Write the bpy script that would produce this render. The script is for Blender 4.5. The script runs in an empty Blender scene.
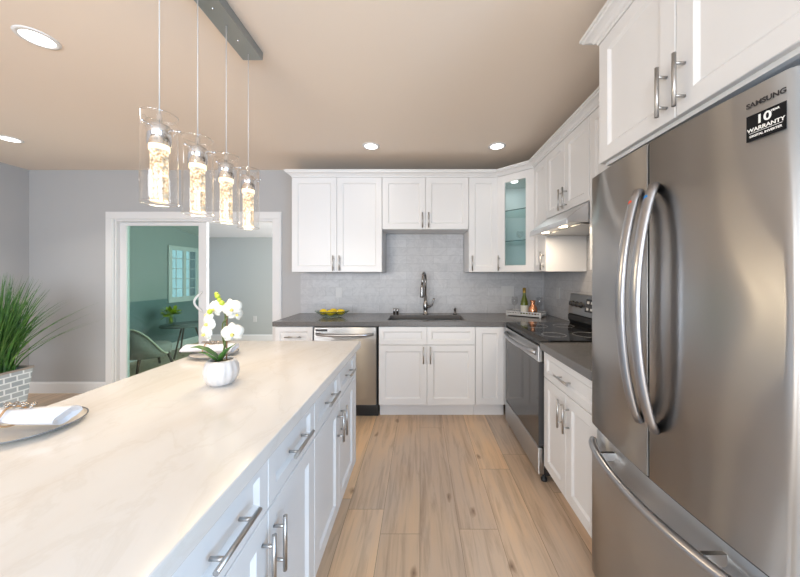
import bpy, bmesh, math, random
from mathutils import Vector, Matrix
random.seed(7)
PI = math.pi
SC = bpy.context.scene
COL = SC.collection

# ------------------------------------------------------------------ camera
cam_d = bpy.data.cameras.new('camera')
cam = bpy.data.objects.new('camera', cam_d); COL.objects.link(cam)
CAMZ = 1.335
cam.location = (0, 0, CAMZ); cam.rotation_euler = (PI/2, 0, 0)
cam_d.sensor_width = 36; cam_d.lens = 13.5
cam_d.shift_x = -0.025; cam_d.shift_y = -0.0169
cam_d.clip_start = 0.02; cam_d.clip_end = 200
SC.camera = cam

# ------------------------------------------------------------------ world, lights, exposure
SC.view_settings.view_transform = 'Standard'
SC.view_settings.look = 'None'
SC.view_settings.gamma = 1
SC.view_settings.use_curve_mapping = False
SC.view_settings.exposure = 0.0
SC.cycles.caustics_reflective = False
SC.cycles.caustics_refractive = False
SC.cycles.sample_clamp_indirect = 4.0
SC.cycles.max_bounces = 14
SC.cycles.diffuse_bounces = 6
SC.cycles.transparent_max_bounces = 24
w = bpy.data.worlds.new('world'); SC.world = w; w.use_nodes = True
bg = w.node_tree.nodes['Background']
bg.inputs[0].default_value = (0.62, 0.80, 1.0, 1); bg.inputs[1].default_value = 1.7

def area(name, loc, rot, sx, sy, power, col, shape='RECTANGLE', spread=PI):
    d = bpy.data.lights.new(name, 'AREA'); d.shape = shape; d.size = sx
    if shape == 'RECTANGLE': d.size_y = sy
    d.energy = power; d.color = col; d.spread = spread
    o = bpy.data.objects.new(name, d); COL.objects.link(o)
    o.location = loc; o.rotation_euler = rot
    return o
# daylight through unseen windows behind the camera, plus added door and sunroom fill
area('daylight_rear_window', (-2.0, -3.28, 1.5), (PI/2, 0, 0), 2.4, 1.5, 128, (0.90, 0.95, 1.0))
area('added_rear_fill', (0.45, -3.28, 1.1), (PI/2, 0, 0), 1.6, 1.95, 66, (0.90, 0.95, 1.0))  # made-up door light, added to reach the floor and lower cabinets
area('daylight_side_window', (1.50, -1.35, 1.5), (PI/2, 0, PI/2), 1.9, 1.3, 98, (0.44, 0.70, 1.0))
area('added_sunroom_fill', (-1.05, 4.8, 1.3), (PI/2, 0, PI/2), 2.2, 1.8, 70, (1.0, 1.0, 0.98))  # area light added at the open right side to brighten the sunroom
DOWN_W = 4.6
WARM = (1.0, 0.92, 0.82)

# ------------------------------------------------------------------ helpers
def srgb(r, g, b):
    f = lambda c: (c/255)/12.92 if c/255 <= 0.04045 else ((c/255+0.055)/1.055)**2.4
    return (f(r), f(g), f(b), 1)

def mat(name, col=(0.8, 0.8, 0.8, 1), rough=0.5, metal=0.0, **kw):
    m = bpy.data.materials.new(name); m.use_nodes = True
    b = m.node_tree.nodes['Principled BSDF']
    b.inputs['Base Color'].default_value = col
    b.inputs['Roughness'].default_value = rough
    b.inputs['Metallic'].default_value = metal
    for k, v in kw.items(): b.inputs[k].default_value = v
    return m

def nodes(m):
    nt = m.node_tree
    return nt, nt.nodes, nt.links, nt.nodes['Principled BSDF']

class MB:
    def __init__(s): s.bm = bmesh.new()
    def box(s, x0, x1, y0, y1, z0, z1):
        v = [s.bm.verts.new(p) for p in ((x0,y0,z0),(x1,y0,z0),(x1,y1,z0),(x0,y1,z0),(x0,y0,z1),(x1,y0,z1),(x1,y1,z1),(x0,y1,z1))]
        for f in ((0,3,2,1),(4,5,6,7),(0,1,5,4),(1,2,6,5),(2,3,7,6),(3,0,4,7)):
            s.bm.faces.new([v[i] for i in f])
        return s
    def prism(s, pts, lo, hi, fn=None, smooth=False):
        """polygon pts (2D) extruded from lo to hi; fn(u,v,h)->xyz"""
        fn = fn or (lambda u, v, h: (u, v, h))
        a = [s.bm.verts.new(fn(p[0], p[1], lo)) for p in pts]
        b = [s.bm.verts.new(fn(p[0], p[1], hi)) for p in pts]
        n = len(pts)
        s.bm.faces.new(a[::-1]); s.bm.faces.new(b)
        for i in range(n):
            f = s.bm.faces.new((a[i], a[(i+1)%n], b[(i+1)%n], b[i])); f.smooth = smooth
        return s
    def tube(s, pts, r, seg=12, caps=True, closed=False, sx=1.0, up=None):
        pts = [Vector(p) for p in pts]; n = len(pts)
        rr = r if isinstance(r, (list, tuple)) else [r]*n
        rings = []; ref = Vector(up) if up else None
        for i, p in enumerate(pts):
            if closed: t = (pts[(i+1)%n]-pts[i-1])
            else: t = (pts[min(i+1, n-1)]-pts[max(i-1, 0)])
            t.normalize()
            if ref is None:
                ref = Vector((0,0,1)) if abs(t.z) < 0.9 else Vector((1,0,0))
            a = (ref - t*ref.dot(t)).normalized(); b = t.cross(a)
            if not up: ref = a
            rings.append([s.bm.verts.new(p + a*math.cos(2*PI*k/seg)*rr[i]*sx + b*math.sin(2*PI*k/seg)*rr[i]) for k in range(seg)])
        m = n if closed else n-1
        for i in range(m):
            A = rings[i]; B = rings[(i+1)%n]
            for k in range(seg):
                f = s.bm.faces.new((A[k], A[(k+1)%seg], B[(k+1)%seg], B[k])); f.smooth = True
        if caps and not closed:
            s.bm.faces.new(rings[0][::-1]); s.bm.faces.new(rings[-1])
        return s
    def cyl(s, p, q, r, seg=16): return s.tube([p, q], r, seg)
    def lathe(s, prof, c=(0,0,0), seg=32, fn=None, smooth=True):
        """prof: (r,z) list; fn(angle, r, z)->r modifies radius"""
        rings = []
        for (r, z) in prof:
            if r < 1e-6:
                rings.append([s.bm.verts.new((c[0], c[1], c[2]+z))]); continue
            row = []
            for k in range(seg):
                a = 2*PI*k/seg; q = fn(a, r, z) if fn else r
                row.append(s.bm.verts.new((c[0]+q*math.cos(a), c[1]+q*math.sin(a), c[2]+z)))
            rings.append(row)
        for A, B in zip(rings, rings[1:]):
            if len(A) == 1 and len(B) == 1: continue
            for k in range(seg):
                k2 = (k+1) % seg
                if len(A) == 1: f = s.bm.faces.new((A[0], B[k2], B[k]))
                elif len(B) == 1: f = s.bm.faces.new((A[k], A[k2], B[0]))
                else: f = s.bm.faces.new((A[k], A[k2], B[k2], B[k]))
                f.smooth = smooth
        return s
    def ellipsoid(s, c, rx, ry, rz, seg=16, rings=10, rot=None):
        n0 = len(s.bm.verts)
        prof = [(math.sin(PI*i/rings), -math.cos(PI*i/rings)) for i in range(rings+1)]
        prof[0] = (0, -1); prof[-1] = (0, 1)
        s.bm.verts.ensure_lookup_table()
        s.lathe(prof, seg=seg); s.bm.verts.ensure_lookup_table()
        M = Matrix.Diagonal((rx, ry, rz)).to_3x3()
        if rot is not None: M = rot.to_3x3() @ M
        for v in s.bm.verts[n0:]: v.co = M @ v.co + Vector(c)
        return s
    def cells(s, us, vs, skip, lo, hi, fn=None):
        """grid slab with missing cells; us/vs breakpoints, skip set of (i,j)"""
        fn = fn or (lambda u, v, h: (u, v, h)); cache = {}
        def V(i, j, h):
            k = (i, j, h)
            if k not in cache: cache[k] = s.bm.verts.new(fn(us[i], vs[j], hi if h else lo))
            return cache[k]
        ok = lambda i, j: 0 <= i < len(us)-1 and 0 <= j < len(vs)-1 and (i, j) not in skip
        for i in range(len(us)-1):
            for j in range(len(vs)-1):
                if not ok(i, j): continue
                s.bm.faces.new((V(i,j,1), V(i+1,j,1), V(i+1,j+1,1), V(i,j+1,1)))
                s.bm.faces.new((V(i,j,0), V(i,j+1,0), V(i+1,j+1,0), V(i+1,j,0)))
                if not ok(i-1, j): s.bm.faces.new((V(i,j,0), V(i,j,1), V(i,j+1,1), V(i,j+1,0)))
                if not ok(i+1, j): s.bm.faces.new((V(i+1,j,0), V(i+1,j+1,0), V(i+1,j+1,1), V(i+1,j,1)))
                if not ok(i, j-1): s.bm.faces.new((V(i,j,0), V(i+1,j,0), V(i+1,j,1), V(i,j,1)))
                if not ok(i, j+1): s.bm.faces.new((V(i,j+1,0), V(i,j+1,1), V(i+1,j+1,1), V(i+1,j+1,0)))
        return s
    def shaker(s, x0, x1, z0, z1, rail=0.057, yf=-0.02, rec=0.010, ch=0.002, slope=0.012):
        """recessed-panel door in the local x/z plane, front towards -y, back at y=0"""
        def ring(d, y): return [s.bm.verts.new(p) for p in ((x0+d,y,z0+d),(x1-d,y,z0+d),(x1-d,y,z1-d),(x0+d,y,z1-d))]
        R = [ring(0, -0.0005), ring(0, yf+ch), ring(ch, yf), ring(rail, yf), ring(rail+slope, yf+rec)]
        s.bm.faces.new(R[0])
        for A, B in zip(R, R[1:]):
            for k in range(4): s.bm.faces.new((A[k], B[k], B[(k+1)%4], A[(k+1)%4]))
        s.bm.faces.new(R[-1])
        return s
    def bar_handle(s, x, z, length=0.155, vert=True, y0=-0.02, r=0.006, off=0.032):
        h = length/2; y = y0-off
        if vert:
            s.cyl((x, y, z-h), (x, y, z+h), r)
            for d in (-1, 1): s.cyl((x, y0-0.0003, z+d*h*0.62), (x, y, z+d*h*0.62), r*0.75)
        else:
            s.cyl((x-h, y, z), (x+h, y, z), r)
            for d in (-1, 1): s.cyl((x+d*h*0.62, y0-0.0003, z), (x+d*h*0.62, y, z), r*0.75)
        return s
    def sweep(s, path, prof, closed_prof=True):
        """profile (out,z) along XY path; out = to the right of travel, mitred"""
        P = [Vector((p[0], p[1])) for p in path]; n = len(P); rows = []
        for i in range(n):
            ds = []
            if i > 0: ds.append((P[i]-P[i-1]).normalized())
            if i < n-1: ds.append((P[i+1]-P[i]).normalized())
            ns = [Vector((d.y, -d.x)) for d in ds]
            m = sum(ns, Vector((0,0))); m.normalize(); m = m / max(0.2, m.dot(ns[0]))
            rows.append([s.bm.verts.new((P[i].x+m.x*o, P[i].y+m.y*o, z)) for (o, z) in prof])
        k = len(prof)
        for A, B in zip(rows, rows[1:]):
            for j in range(k): s.bm.faces.new((A[j], A[(j+1)%k], B[(j+1)%k], B[j]))
        s.bm.faces.new(rows[0]); s.bm.faces.new(rows[-1][::-1])
        return s
    def build(s, name, m, parent=None, bevel=0, seg=2, recalc=True):
        if recalc: bmesh.ops.recalc_face_normals(s.bm, faces=s.bm.faces)
        me = bpy.data.meshes.new(name); s.bm.to_mesh(me); s.bm.free()
        me.materials.append(m)
        o = bpy.data.objects.new(name, me); COL.objects.link(o)
        if parent is not None: o.parent = parent
        if bevel:
            b = o.modifiers.new('bevel', 'BEVEL'); b.width = bevel; b.segments = seg; b.limit_method = 'ANGLE'; b.angle_limit = math.radians(40)
        return o

def tag(o, label=None, cat=None, group=None, kind=None):
    if label: o['label'] = label
    if cat: o['category'] = cat
    if group: o['group'] = group
    if kind: o['kind'] = kind
    return o

def thing(name, label, cat, loc=(0,0,0), rz=0, group=None):
    o = bpy.data.objects.new(name, None); COL.objects.link(o)
    o.empty_display_size = 0.1
    o.location = loc; o.rotation_euler = (0, 0, rz)
    return tag(o, label, cat, group)

def struct(o, label, cat='room'):
    return tag(o, label, cat, None, 'structure')

def copy_tree(o, parent=None):
    c = o.copy(); COL.objects.link(c)
    if parent is not None: c.parent = parent
    for ch in list(o.children): copy_tree(ch, c)
    return c

# ------------------------------------------------------------------ materials
def coords(nt, swz=None, scale=(1,1,1), rotz=0.0, space='Object'):
    """object coordinates with axes re-ordered (e.g. 'xz') so 2D textures lie in the surface"""
    N, L = nt.nodes, nt.links
    tc = N.new('ShaderNodeTexCoord'); out = tc.outputs[space]
    if swz:
        sp = N.new('ShaderNodeSeparateXYZ'); L.new(out, sp.inputs[0])
        cb = N.new('ShaderNodeCombineXYZ')
        for i, a in enumerate(swz): L.new(sp.outputs['xyz'.index(a)], cb.inputs[i])
        out = cb.outputs[0]
    mp = N.new('ShaderNodeMapping'); L.new(out, mp.inputs[0])
    mp.inputs['Scale'].default_value = scale; mp.inputs['Rotation'].default_value = (0, 0, rotz)
    return mp.outputs[0]

def ramp(nt, src, stops):
    r = nt.nodes.new('ShaderNodeValToRGB'); nt.links.new(src, r.inputs[0])
    e = r.color_ramp.elements
    while len(e) < len(stops): e.new(0.5)
    for i, (p, c) in enumerate(stops): e[i].position = p; e[i].color = c
    return r.outputs[0]

def noise(nt, vec, scale, detail=4, rough=0.55, dist=0):
    n = nt.nodes.new('ShaderNodeTexNoise'); nt.links.new(vec, n.inputs['Vector'])
    n.inputs['Scale'].default_value = scale; n.inputs['Detail'].default_value = detail
    n.inputs['Roughness'].default_value = rough; n.inputs['Distortion'].default_value = dist
    return n.outputs[0]

def mix(nt, fac, a, b, mode='MIX'):
    m = nt.nodes.new('ShaderNodeMix'); m.data_type = 'RGBA'; m.blend_type = mode
    for i, v in ((0, fac), (6, a), (7, b)):
        if isinstance(v, (int, float)): m.inputs[i].default_value = v
        elif isinstance(v, tuple): m.inputs[i].default_value = v
        else: nt.links.new(v, m.inputs[i])
    return m.outputs[2]

def bump(nt, bsdf, h, strength=0.2, dist=0.01):
    b = nt.nodes.new('ShaderNodeBump'); b.inputs['Strength'].default_value = strength; b.inputs['Distance'].default_value = dist
    nt.links.new(h, b.inputs['Height']); nt.links.new(b.outputs[0], bsdf.inputs['Normal'])

M = {}
M['white'] = mat('cabinet_white', (0.75, 0.75, 0.755, 1), 0.38)
M['white_trim'] = mat('trim_white', (0.73, 0.73, 0.735, 1), 0.4)
M['wall'] = mat('wall_paint_grey', srgb(176, 176, 177), 0.85)
M['ceiling'] = mat('ceiling_paint', (0.80, 0.705, 0.615, 1), 0.9)
M['sun_wall'] = mat('sunroom_paint', srgb(172, 176, 176), 0.85)
M['lower_sheet'] = mat('lower_sheet_blue_grey', srgb(120, 138, 142), 0.7)
M['nickel'] = mat('brushed_nickel', (0.50, 0.49, 0.48, 1), 0.32, 1.0)
M['faucet'] = mat('dark_nickel', (0.30, 0.29, 0.285, 1), 0.22, 1.0)
M['bar'] = mat('bar_metal', (0.36, 0.42, 0.47, 1), 0.28, 1.0)
M['chrome'] = mat('chrome', (0.80, 0.82, 0.86, 1), 0.08, 1.0)
M['black'] = mat('black_plastic', (0.02, 0.02, 0.021, 1), 0.4)
M['black_glass'] = mat('black_ceramic_glass', (0.012, 0.012, 0.013, 1), 0.06)
M['dark_gap'] = mat('dark_rubber', (0.03, 0.03, 0.03, 1), 0.7)
M['oven_glass'] = mat('oven_door_glass', (0.05, 0.05, 0.052, 1), 0.08)
M['white_plastic'] = mat('white_plastic', (0.78, 0.78, 0.77, 1), 0.35)
M['outlet'] = mat('outlet_plastic', (0.56, 0.56, 0.56, 1), 0.4)
M['yellow'] = mat('lemon_peel', (0.85, 0.60, 0.02, 1), 0.45)
M['copper'] = mat('copper', (0.80, 0.38, 0.22, 1), 0.22, 1.0)
M['red_dot'] = mat('red_sticker', (0.75, 0.07, 0.03, 1), 0.5)
M['blue_dot'] = mat('blue_sticker', (0.02, 0.22, 0.60, 1), 0.5)
M['sticker_black'] = mat('black_sticker', (0.012, 0.012, 0.013, 1), 0.6, **{'Specular IOR Level': 0.1})
M['print_white'] = mat('white_print', (0.85, 0.85, 0.83, 1), 0.5)
M['logo_grey'] = mat('dark_logo', (0.05, 0.05, 0.055, 1), 0.35, 0.5)
M['green'] = mat('leaf_green', (0.055, 0.15, 0.03, 1), 0.4)
M['bud'] = mat('bud_green', (0.42, 0.50, 0.04, 1), 0.5)
M['stem'] = mat('orchid_stem', (0.10, 0.13, 0.03, 1), 0.5)
M['stick'] = mat('plant_stake', (0.22, 0.11, 0.05, 1), 0.7)
M['petal'] = mat('petal_white', (0.69, 0.665, 0.59, 1), 0.55)
M['petal'].node_tree.nodes['Principled BSDF'].inputs['Subsurface Weight'].default_value = 0.0
M['lip'] = mat('petal_yellow', (0.80, 0.62, 0.16, 1), 0.55)
M['pot'] = mat('white_glaze', (0.62, 0.585, 0.565, 1), 0.3)
M['soil'] = mat('moss', (0.10, 0.09, 0.04, 1), 0.95)
M['napkin'] = mat('napkin_linen', (0.66, 0.66, 0.69, 1), 0.9)
M['plate'] = mat('plate_glaze', (0.62, 0.57, 0.51, 1), 0.18)
M['plate_rim'] = mat('plate_dark_rim', (0.16, 0.17, 0.18, 1), 0.2)
M['ring'] = mat('ring_tan', (0.45, 0.27, 0.14, 1), 0.5)
M['bead'] = mat('beads_pewter', (0.35, 0.31, 0.27, 1), 0.25, 0.8)
M['wood_dark'] = mat('walnut_leg', (0.09, 0.055, 0.04, 1), 0.5)
M['chair_fabric'] = mat('chair_fabric', (0.33, 0.31, 0.29, 1), 0.9)
M['table_grey'] = mat('table_grey', (0.16, 0.18, 0.18, 1), 0.2)
M['chair_piping'] = mat('chair_piping', (0.70, 0.66, 0.55, 1), 0.8)
M['sink'] = mat('sink_steel', (0.45, 0.45, 0.45, 1), 0.3, 1.0)
M['tray'] = mat('tray_silver', (0.62, 0.62, 0.62, 1), 0.4, 0.3)
M['cab_inside'] = mat('cabinet_inside', (0.84, 0.86, 0.86, 1), 0.5)
M['label_paper'] = mat('paper_label', (0.70, 0.68, 0.60, 1), 0.7)
M['bottle'] = mat('green_bottle', (0.10, 0.13, 0.01, 1), 0.1)
M['hood'] = mat('hood_steel', (0.66, 0.66, 0.67, 1), 0.33, 1.0)

def glass_mat(name, tint, refl=1.0, rough=0.0, ior=1.45):
    m = bpy.data.materials.new(name); m.use_nodes = True
    nt = m.node_tree; N, L = nt.nodes, nt.links; N.clear()
    out = N.new('ShaderNodeOutputMaterial'); mx = N.new('ShaderNodeMixShader')
    t = N.new('ShaderNodeBsdfTransparent'); t.inputs[0].default_value = (*tint, 1)
    g = N.new('ShaderNodeBsdfGlossy'); g.inputs['Roughness'].default_value = rough; g.inputs[0].default_value = (refl, refl, refl, 1)
    f0 = ((ior-1)/(ior+1))**2
    lw = N.new('ShaderNodeLayerWeight'); lw.inputs[0].default_value = 0.5
    pw = N.new('ShaderNodeMath'); pw.operation = 'POWER'; L.new(lw.outputs['Facing'], pw.inputs[0]); pw.inputs[1].default_value = 5
    ma = N.new('ShaderNodeMath'); ma.operation = 'MULTIPLY_ADD'; L.new(pw.outputs[0], ma.inputs[0]); ma.inputs[1].default_value = 1-f0; ma.inputs[2].default_value = f0
    L.new(ma.outputs[0], mx.inputs[0]); L.new(t.outputs[0], mx.inputs[1]); L.new(g.outputs[0], mx.inputs[2]); L.new(mx.outputs[0], out.inputs[0])
    return m
M['glass'] = glass_mat('clear_glass', (0.95, 0.95, 0.95))
M['shade_glass'] = glass_mat('shade_glass', (0.985, 0.98, 0.975), ior=1.55)
M['rim_glass'] = glass_mat('rim_glass', (0.88, 0.86, 0.84), ior=2.6)
M['cord'] = mat('cord_clear', (0.62, 0.60, 0.58, 1), 0.35)
M['door_glass'] = glass_mat('green_glass', (0.60, 0.735, 0.675), refl=0.9)
M['cab_glass'] = glass_mat('cabinet_glass', (0.90, 0.955, 0.955))
M['shelf_glass'] = glass_mat('shelf_glass', (0.80, 0.90, 0.89))
M['bowl_glass'] = glass_mat('bowl_glass', (0.80, 0.84, 0.76))

def emit(name, col, strength):
    m = bpy.data.materials.new(name); m.use_nodes = True
    nt = m.node_tree; N, L = nt.nodes, nt.links; N.clear()
    out = N.new('ShaderNodeOutputMaterial'); e = N.new('ShaderNodeEmission')
    e.inputs[0].default_value = (*col, 1); e.inputs[1].default_value = strength
    L.new(e.outputs[0], out.inputs[0]); return m
M['lamp_face'] = emit('downlight_lens', (1.0, 0.97, 0.93), 6)
M['hood_bulb'] = emit('hood_bulb', (1.0, 0.82, 0.55), 9)
# bubble-glass rod lit from within
m = emit('bubble_rod_glow', (1.0, 0.80, 0.50), 4.0); M['rod'] = m
nt = m.node_tree; e = nt.nodes['Emission']
vc = coords(nt); v = nt.nodes.new('ShaderNodeTexVoronoi'); v.inputs['Scale'].default_value = 130; nt.links.new(vc, v.inputs['Vector'])
nz = noise(nt, vc, 60, 3)
nt.links.new(ramp(nt, v.outputs['Distance'], [(0.12, (0.50, 0.32, 0.16, 1)), (0.36, (0.95, 0.68, 0.38, 1)), (0.62, (1.0, 0.90, 0.72, 1))]), e.inputs[0])
mm = nt.nodes.new('ShaderNodeMapRange'); nt.links.new(nz, mm.inputs[0]); mm.inputs[1].default_value = 0.35; mm.inputs[2].default_value = 0.65
mm.inputs[3].default_value = 0.62; mm.inputs[4].default_value = 1.85; nt.links.new(mm.outputs[0], e.inputs[1])
M['rod_rim'] = emit('rod_rim_glow', (1.0, 0.84, 0.58), 2.2)

# stainless (brushed sideways, so reflections smear vertically)
def steel(name, col, rough, aniso=1.0, rot=0.0):
    m = mat(name, col, rough, 1.0); nt, N, L, b = nodes(m)
    b.inputs['Anisotropic'].default_value = aniso; b.inputs['Anisotropic Rotation'].default_value = 0.25
    t = N.new('ShaderNodeTangent'); t.direction_type = 'RADIAL'; t.axis = 'Z'; L.new(t.outputs[0], b.inputs['Tangent'])
    return m
M['steel'] = steel('stainless_steel', (0.525, 0.52, 0.515, 1), 0.31)
M['steel_front'] = steel('stainless_front', (0.50, 0.495, 0.49, 1), 0.30)
M['fridge_handle'] = mat('fridge_handle_steel', (0.46, 0.46, 0.48, 1), 0.3, 1.0)

# plank floor (planks run along the depth of the room)
m = mat('oak_planks', rough=0.42); M['floor'] = m; nt, N, L, b = nodes(m)
uv0 = coords(nt, 'yxz')
sp = N.new('ShaderNodeSeparateXYZ'); L.new(uv0, sp.inputs[0])
rw_ = N.new('ShaderNodeMath'); rw_.operation = 'DIVIDE'; L.new(sp.outputs[1], rw_.inputs[0]); rw_.inputs[1].default_value = 0.205
fl_ = N.new('ShaderNodeMath'); fl_.operation = 'FLOOR'; L.new(rw_.outputs[0], fl_.inputs[0])
wn_ = N.new('ShaderNodeTexWhiteNoise'); wn_.noise_dimensions = '1D'; L.new(fl_.outputs[0], wn_.inputs['W'])
sh_ = N.new('ShaderNodeMath'); sh_.operation = 'MULTIPLY_ADD'; L.new(wn_.outputs['Value'], sh_.inputs[0]); sh_.inputs[1].default_value = 1.85; L.new(sp.outputs[0], sh_.inputs[2])
cb = N.new('ShaderNodeCombineXYZ'); L.new(sh_.outputs[0], cb.inputs[0]); L.new(sp.outputs[1], cb.inputs[1]); uv = cb.outputs[0]
bk = N.new('ShaderNodeTexBrick'); L.new(uv, bk.inputs['Vector'])
bk.offset = 0.0; bk.offset_frequency = 2; bk.squash = 1
for k, v in (('Scale', 1), ('Brick Width', 1.85), ('Row Height', 0.205), ('Mortar Size', 0.0013), ('Mortar Smooth', 0.3), ('Bias', 0.0)): bk.inputs[k].default_value = v
bk.inputs['Color1'].default_value = (0, 0, 0, 1); bk.inputs['Color2'].default_value = (1, 1, 1, 1); bk.inputs['Mortar'].default_value = (0.5, 0.5, 0.5, 1)
base = ramp(nt, bk.outputs[0], [(0.0, srgb(192, 172, 155)), (0.3, srgb(218, 192, 165)), (0.55, srgb(203, 183, 165)), (0.8, srgb(230, 198, 162)), (1.0, srgb(213, 190, 169))])
addv = N.new('ShaderNodeVectorMath'); addv.operation = 'ADD'
sclv = N.new('ShaderNodeVectorMath'); sclv.operation = 'SCALE'; L.new(bk.outputs[0], sclv.inputs[0]); sclv.inputs['Scale'].default_value = 7.0
gr = coords(nt, 'yxz', (1.3, 16, 1)); L.new(gr, addv.inputs[0]); L.new(sclv.outputs[0], addv.inputs[1])
g1 = ramp(nt, noise(nt, addv.outputs[0], 1.6, 7, 0.62, 0.6), [(0.30, (0.70, 0.67, 0.65, 1)), (0.52, (1, 1, 1, 1)), (0.75, (1.10, 1.06, 1.0, 1))])
gr2 = coords(nt, 'yxz', (3, 7, 1))
warm = ramp(nt, noise(nt, gr2, 0.35, 3), [(0.42, (0.97, 0.98, 1.0, 1)), (0.62, (1.05, 0.98, 0.88, 1))])
c1 = mix(nt, 1.0, base, g1, 'MULTIPLY'); c1 = mix(nt, 1.0, c1, warm, 'MULTIPLY')
kv = N.new('ShaderNodeTexVoronoi'); kv.voronoi_dimensions = '2D'; kv.inputs['Scale'].default_value = 1.0; kv.inputs['Randomness'].default_value = 1
kc = coords(nt, 'yxz', (1.15, 2.5, 1))
kn = N.new('ShaderNodeTexNoise'); L.new(kc, kn.inputs['Vector']); kn.inputs['Scale'].default_value = 9; kn.inputs['Detail'].default_value = 3
kd = N.new('ShaderNodeVectorMath'); kd.operation = 'SCALE'; L.new(kn.outputs['Color'], kd.inputs[0]); kd.inputs['Scale'].default_value = 0.09
ka = N.new('ShaderNodeVectorMath'); L.new(kc, ka.inputs[0]); L.new(kd.outputs[0], ka.inputs[1]); L.new(ka.outputs[0], kv.inputs['Vector'])
knot = ramp(nt, kv.outputs['Distance'], [(0.0, (0.38, 0.33, 0.30, 1)), (0.018, (0.62, 0.56, 0.52, 1)), (0.05, (1, 1, 1, 1))])
c1 = mix(nt, 1.0, c1, knot, 'MULTIPLY')
c1 = mix(nt, bk.outputs['Fac'], c1, srgb(140, 118, 98)); L.new(c1, b.inputs['Base Color'])
bump(nt, b, bk.outputs['Fac'], -0.25, 0.002)

def tile_mat(name, swz):
    m = mat(name, rough=0.38); nt, N, L, b = nodes(m)
    uv = coords(nt, swz); bk = N.new('ShaderNodeTexBrick'); L.new(uv, bk.inputs['Vector']); bk.offset = 0.5
    for k, v in (('Scale', 1), ('Brick Width', 0.305), ('Row Height', 0.0915), ('Mortar Size', 0.0018), ('Mortar Smooth', 0.2), ('Bias', 0)): bk.inputs[k].default_value = v
    bk.inputs['Color1'].default_value = srgb(183, 183, 185); bk.inputs['Color2'].default_value = srgb(193, 193, 195); bk.inputs['Mortar'].default_value = srgb(168, 168, 170)
    vein = ramp(nt, noise(nt, uv, 7, 8, 0.65, 1.4), [(0.44, (1, 1, 1, 1)), (0.50, (0.88, 0.88, 0.89, 1)), (0.56, (1, 1, 1, 1))])
    L.new(mix(nt, 1.0, bk.outputs[0], vein, 'MULTIPLY'), b.inputs['Base Color'])
    bump(nt, b, bk.outputs['Fac'], -0.35, 0.003)
    return m
M['tile_back'] = tile_mat('splash_tile_back', 'xzy')
M['tile_side'] = tile_mat('splash_tile_side', 'yzx')

m = mat('white_quartz', rough=0.16); M['quartz_white'] = m; nt, N, L, b = nodes(m)
uv = coords(nt, None, (1, 0.45, 1))
c = ramp(nt, noise(nt, uv, 2.2, 7, 0.6, 0.8), [(0.35, (0.66, 0.62, 0.575, 1)), (0.5, (0.69, 0.665, 0.635, 1)), (0.7, (0.70, 0.685, 0.665, 1))])
vn = ramp(nt, noise(nt, uv, 3.0, 8, 0.62, 2.0), [(0.47, (1, 1, 1, 1)), (0.50, (0.955, 0.945, 0.93, 1)), (0.53, (1, 1, 1, 1))])
L.new(mix(nt, 1.0, c, vn, 'MULTIPLY'), b.inputs['Base Color'])

m = mat('grey_quartz', rough=0.22); M['quartz_grey'] = m; nt, N, L, b = nodes(m)
uv = coords(nt)
L.new(ramp(nt, noise(nt, uv, 260, 2), [(0.35, srgb(92, 90, 90)), (0.65, srgb(112, 110, 109))]), b.inputs['Base Color'])

# woven planter
m = mat('woven_planter', rough=0.8); M['weave'] = m; nt, N, L, b = nodes(m)
tc = N.new('ShaderNodeTexCoord'); sp = N.new('ShaderNodeSeparateXYZ'); L.new(tc.outputs['Object'], sp.inputs[0])
ad = N.new('ShaderNodeMath'); L.new(sp.outputs[0], ad.inputs[0]); L.new(sp.outputs[1], ad.inputs[1]); cb = N.new('ShaderNodeCombineXYZ'); L.new(ad.outputs[0], cb.inputs[0]); L.new(sp.outputs[2], cb.inputs[1])
bk = N.new('ShaderNodeTexBrick'); L.new(cb.outputs[0], bk.inputs['Vector']); bk.offset = 0.5
for k, v in (('Scale', 1), ('Brick Width', 0.085), ('Row Height', 0.05), ('Mortar Size', 0.007), ('Mortar Smooth', 0.4), ('Bias', 0)): bk.inputs[k].default_value = v
bk.inputs['Color1'].default_value = srgb(150, 158, 166); bk.inputs['Color2'].default_value = srgb(172, 178, 184); bk.inputs['Mortar'].default_value = srgb(222, 226, 230)
L.new(bk.outputs[0], b.inputs['Base Color']); bump(nt, b, bk.outputs['Fac'], 0.5, 0.006)
M['planter_rim'] = mat('planter_rim', (0.30, 0.25, 0.22, 1), 0.8)
m = mat('grass_blade', rough=0.45); M['blade'] = m; nt, N, L, b = nodes(m)
oi = noise(nt, coords(nt), 14, 2)
L.new(ramp(nt, oi, [(0.3, (0.025, 0.085, 0.018, 1)), (0.55, (0.06, 0.17, 0.03, 1)), (0.75, (0.13, 0.26, 0.06, 1))]), b.inputs['Base Color'])
m = M['chair_fabric']; nt, N, L, b = nodes(m)

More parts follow.
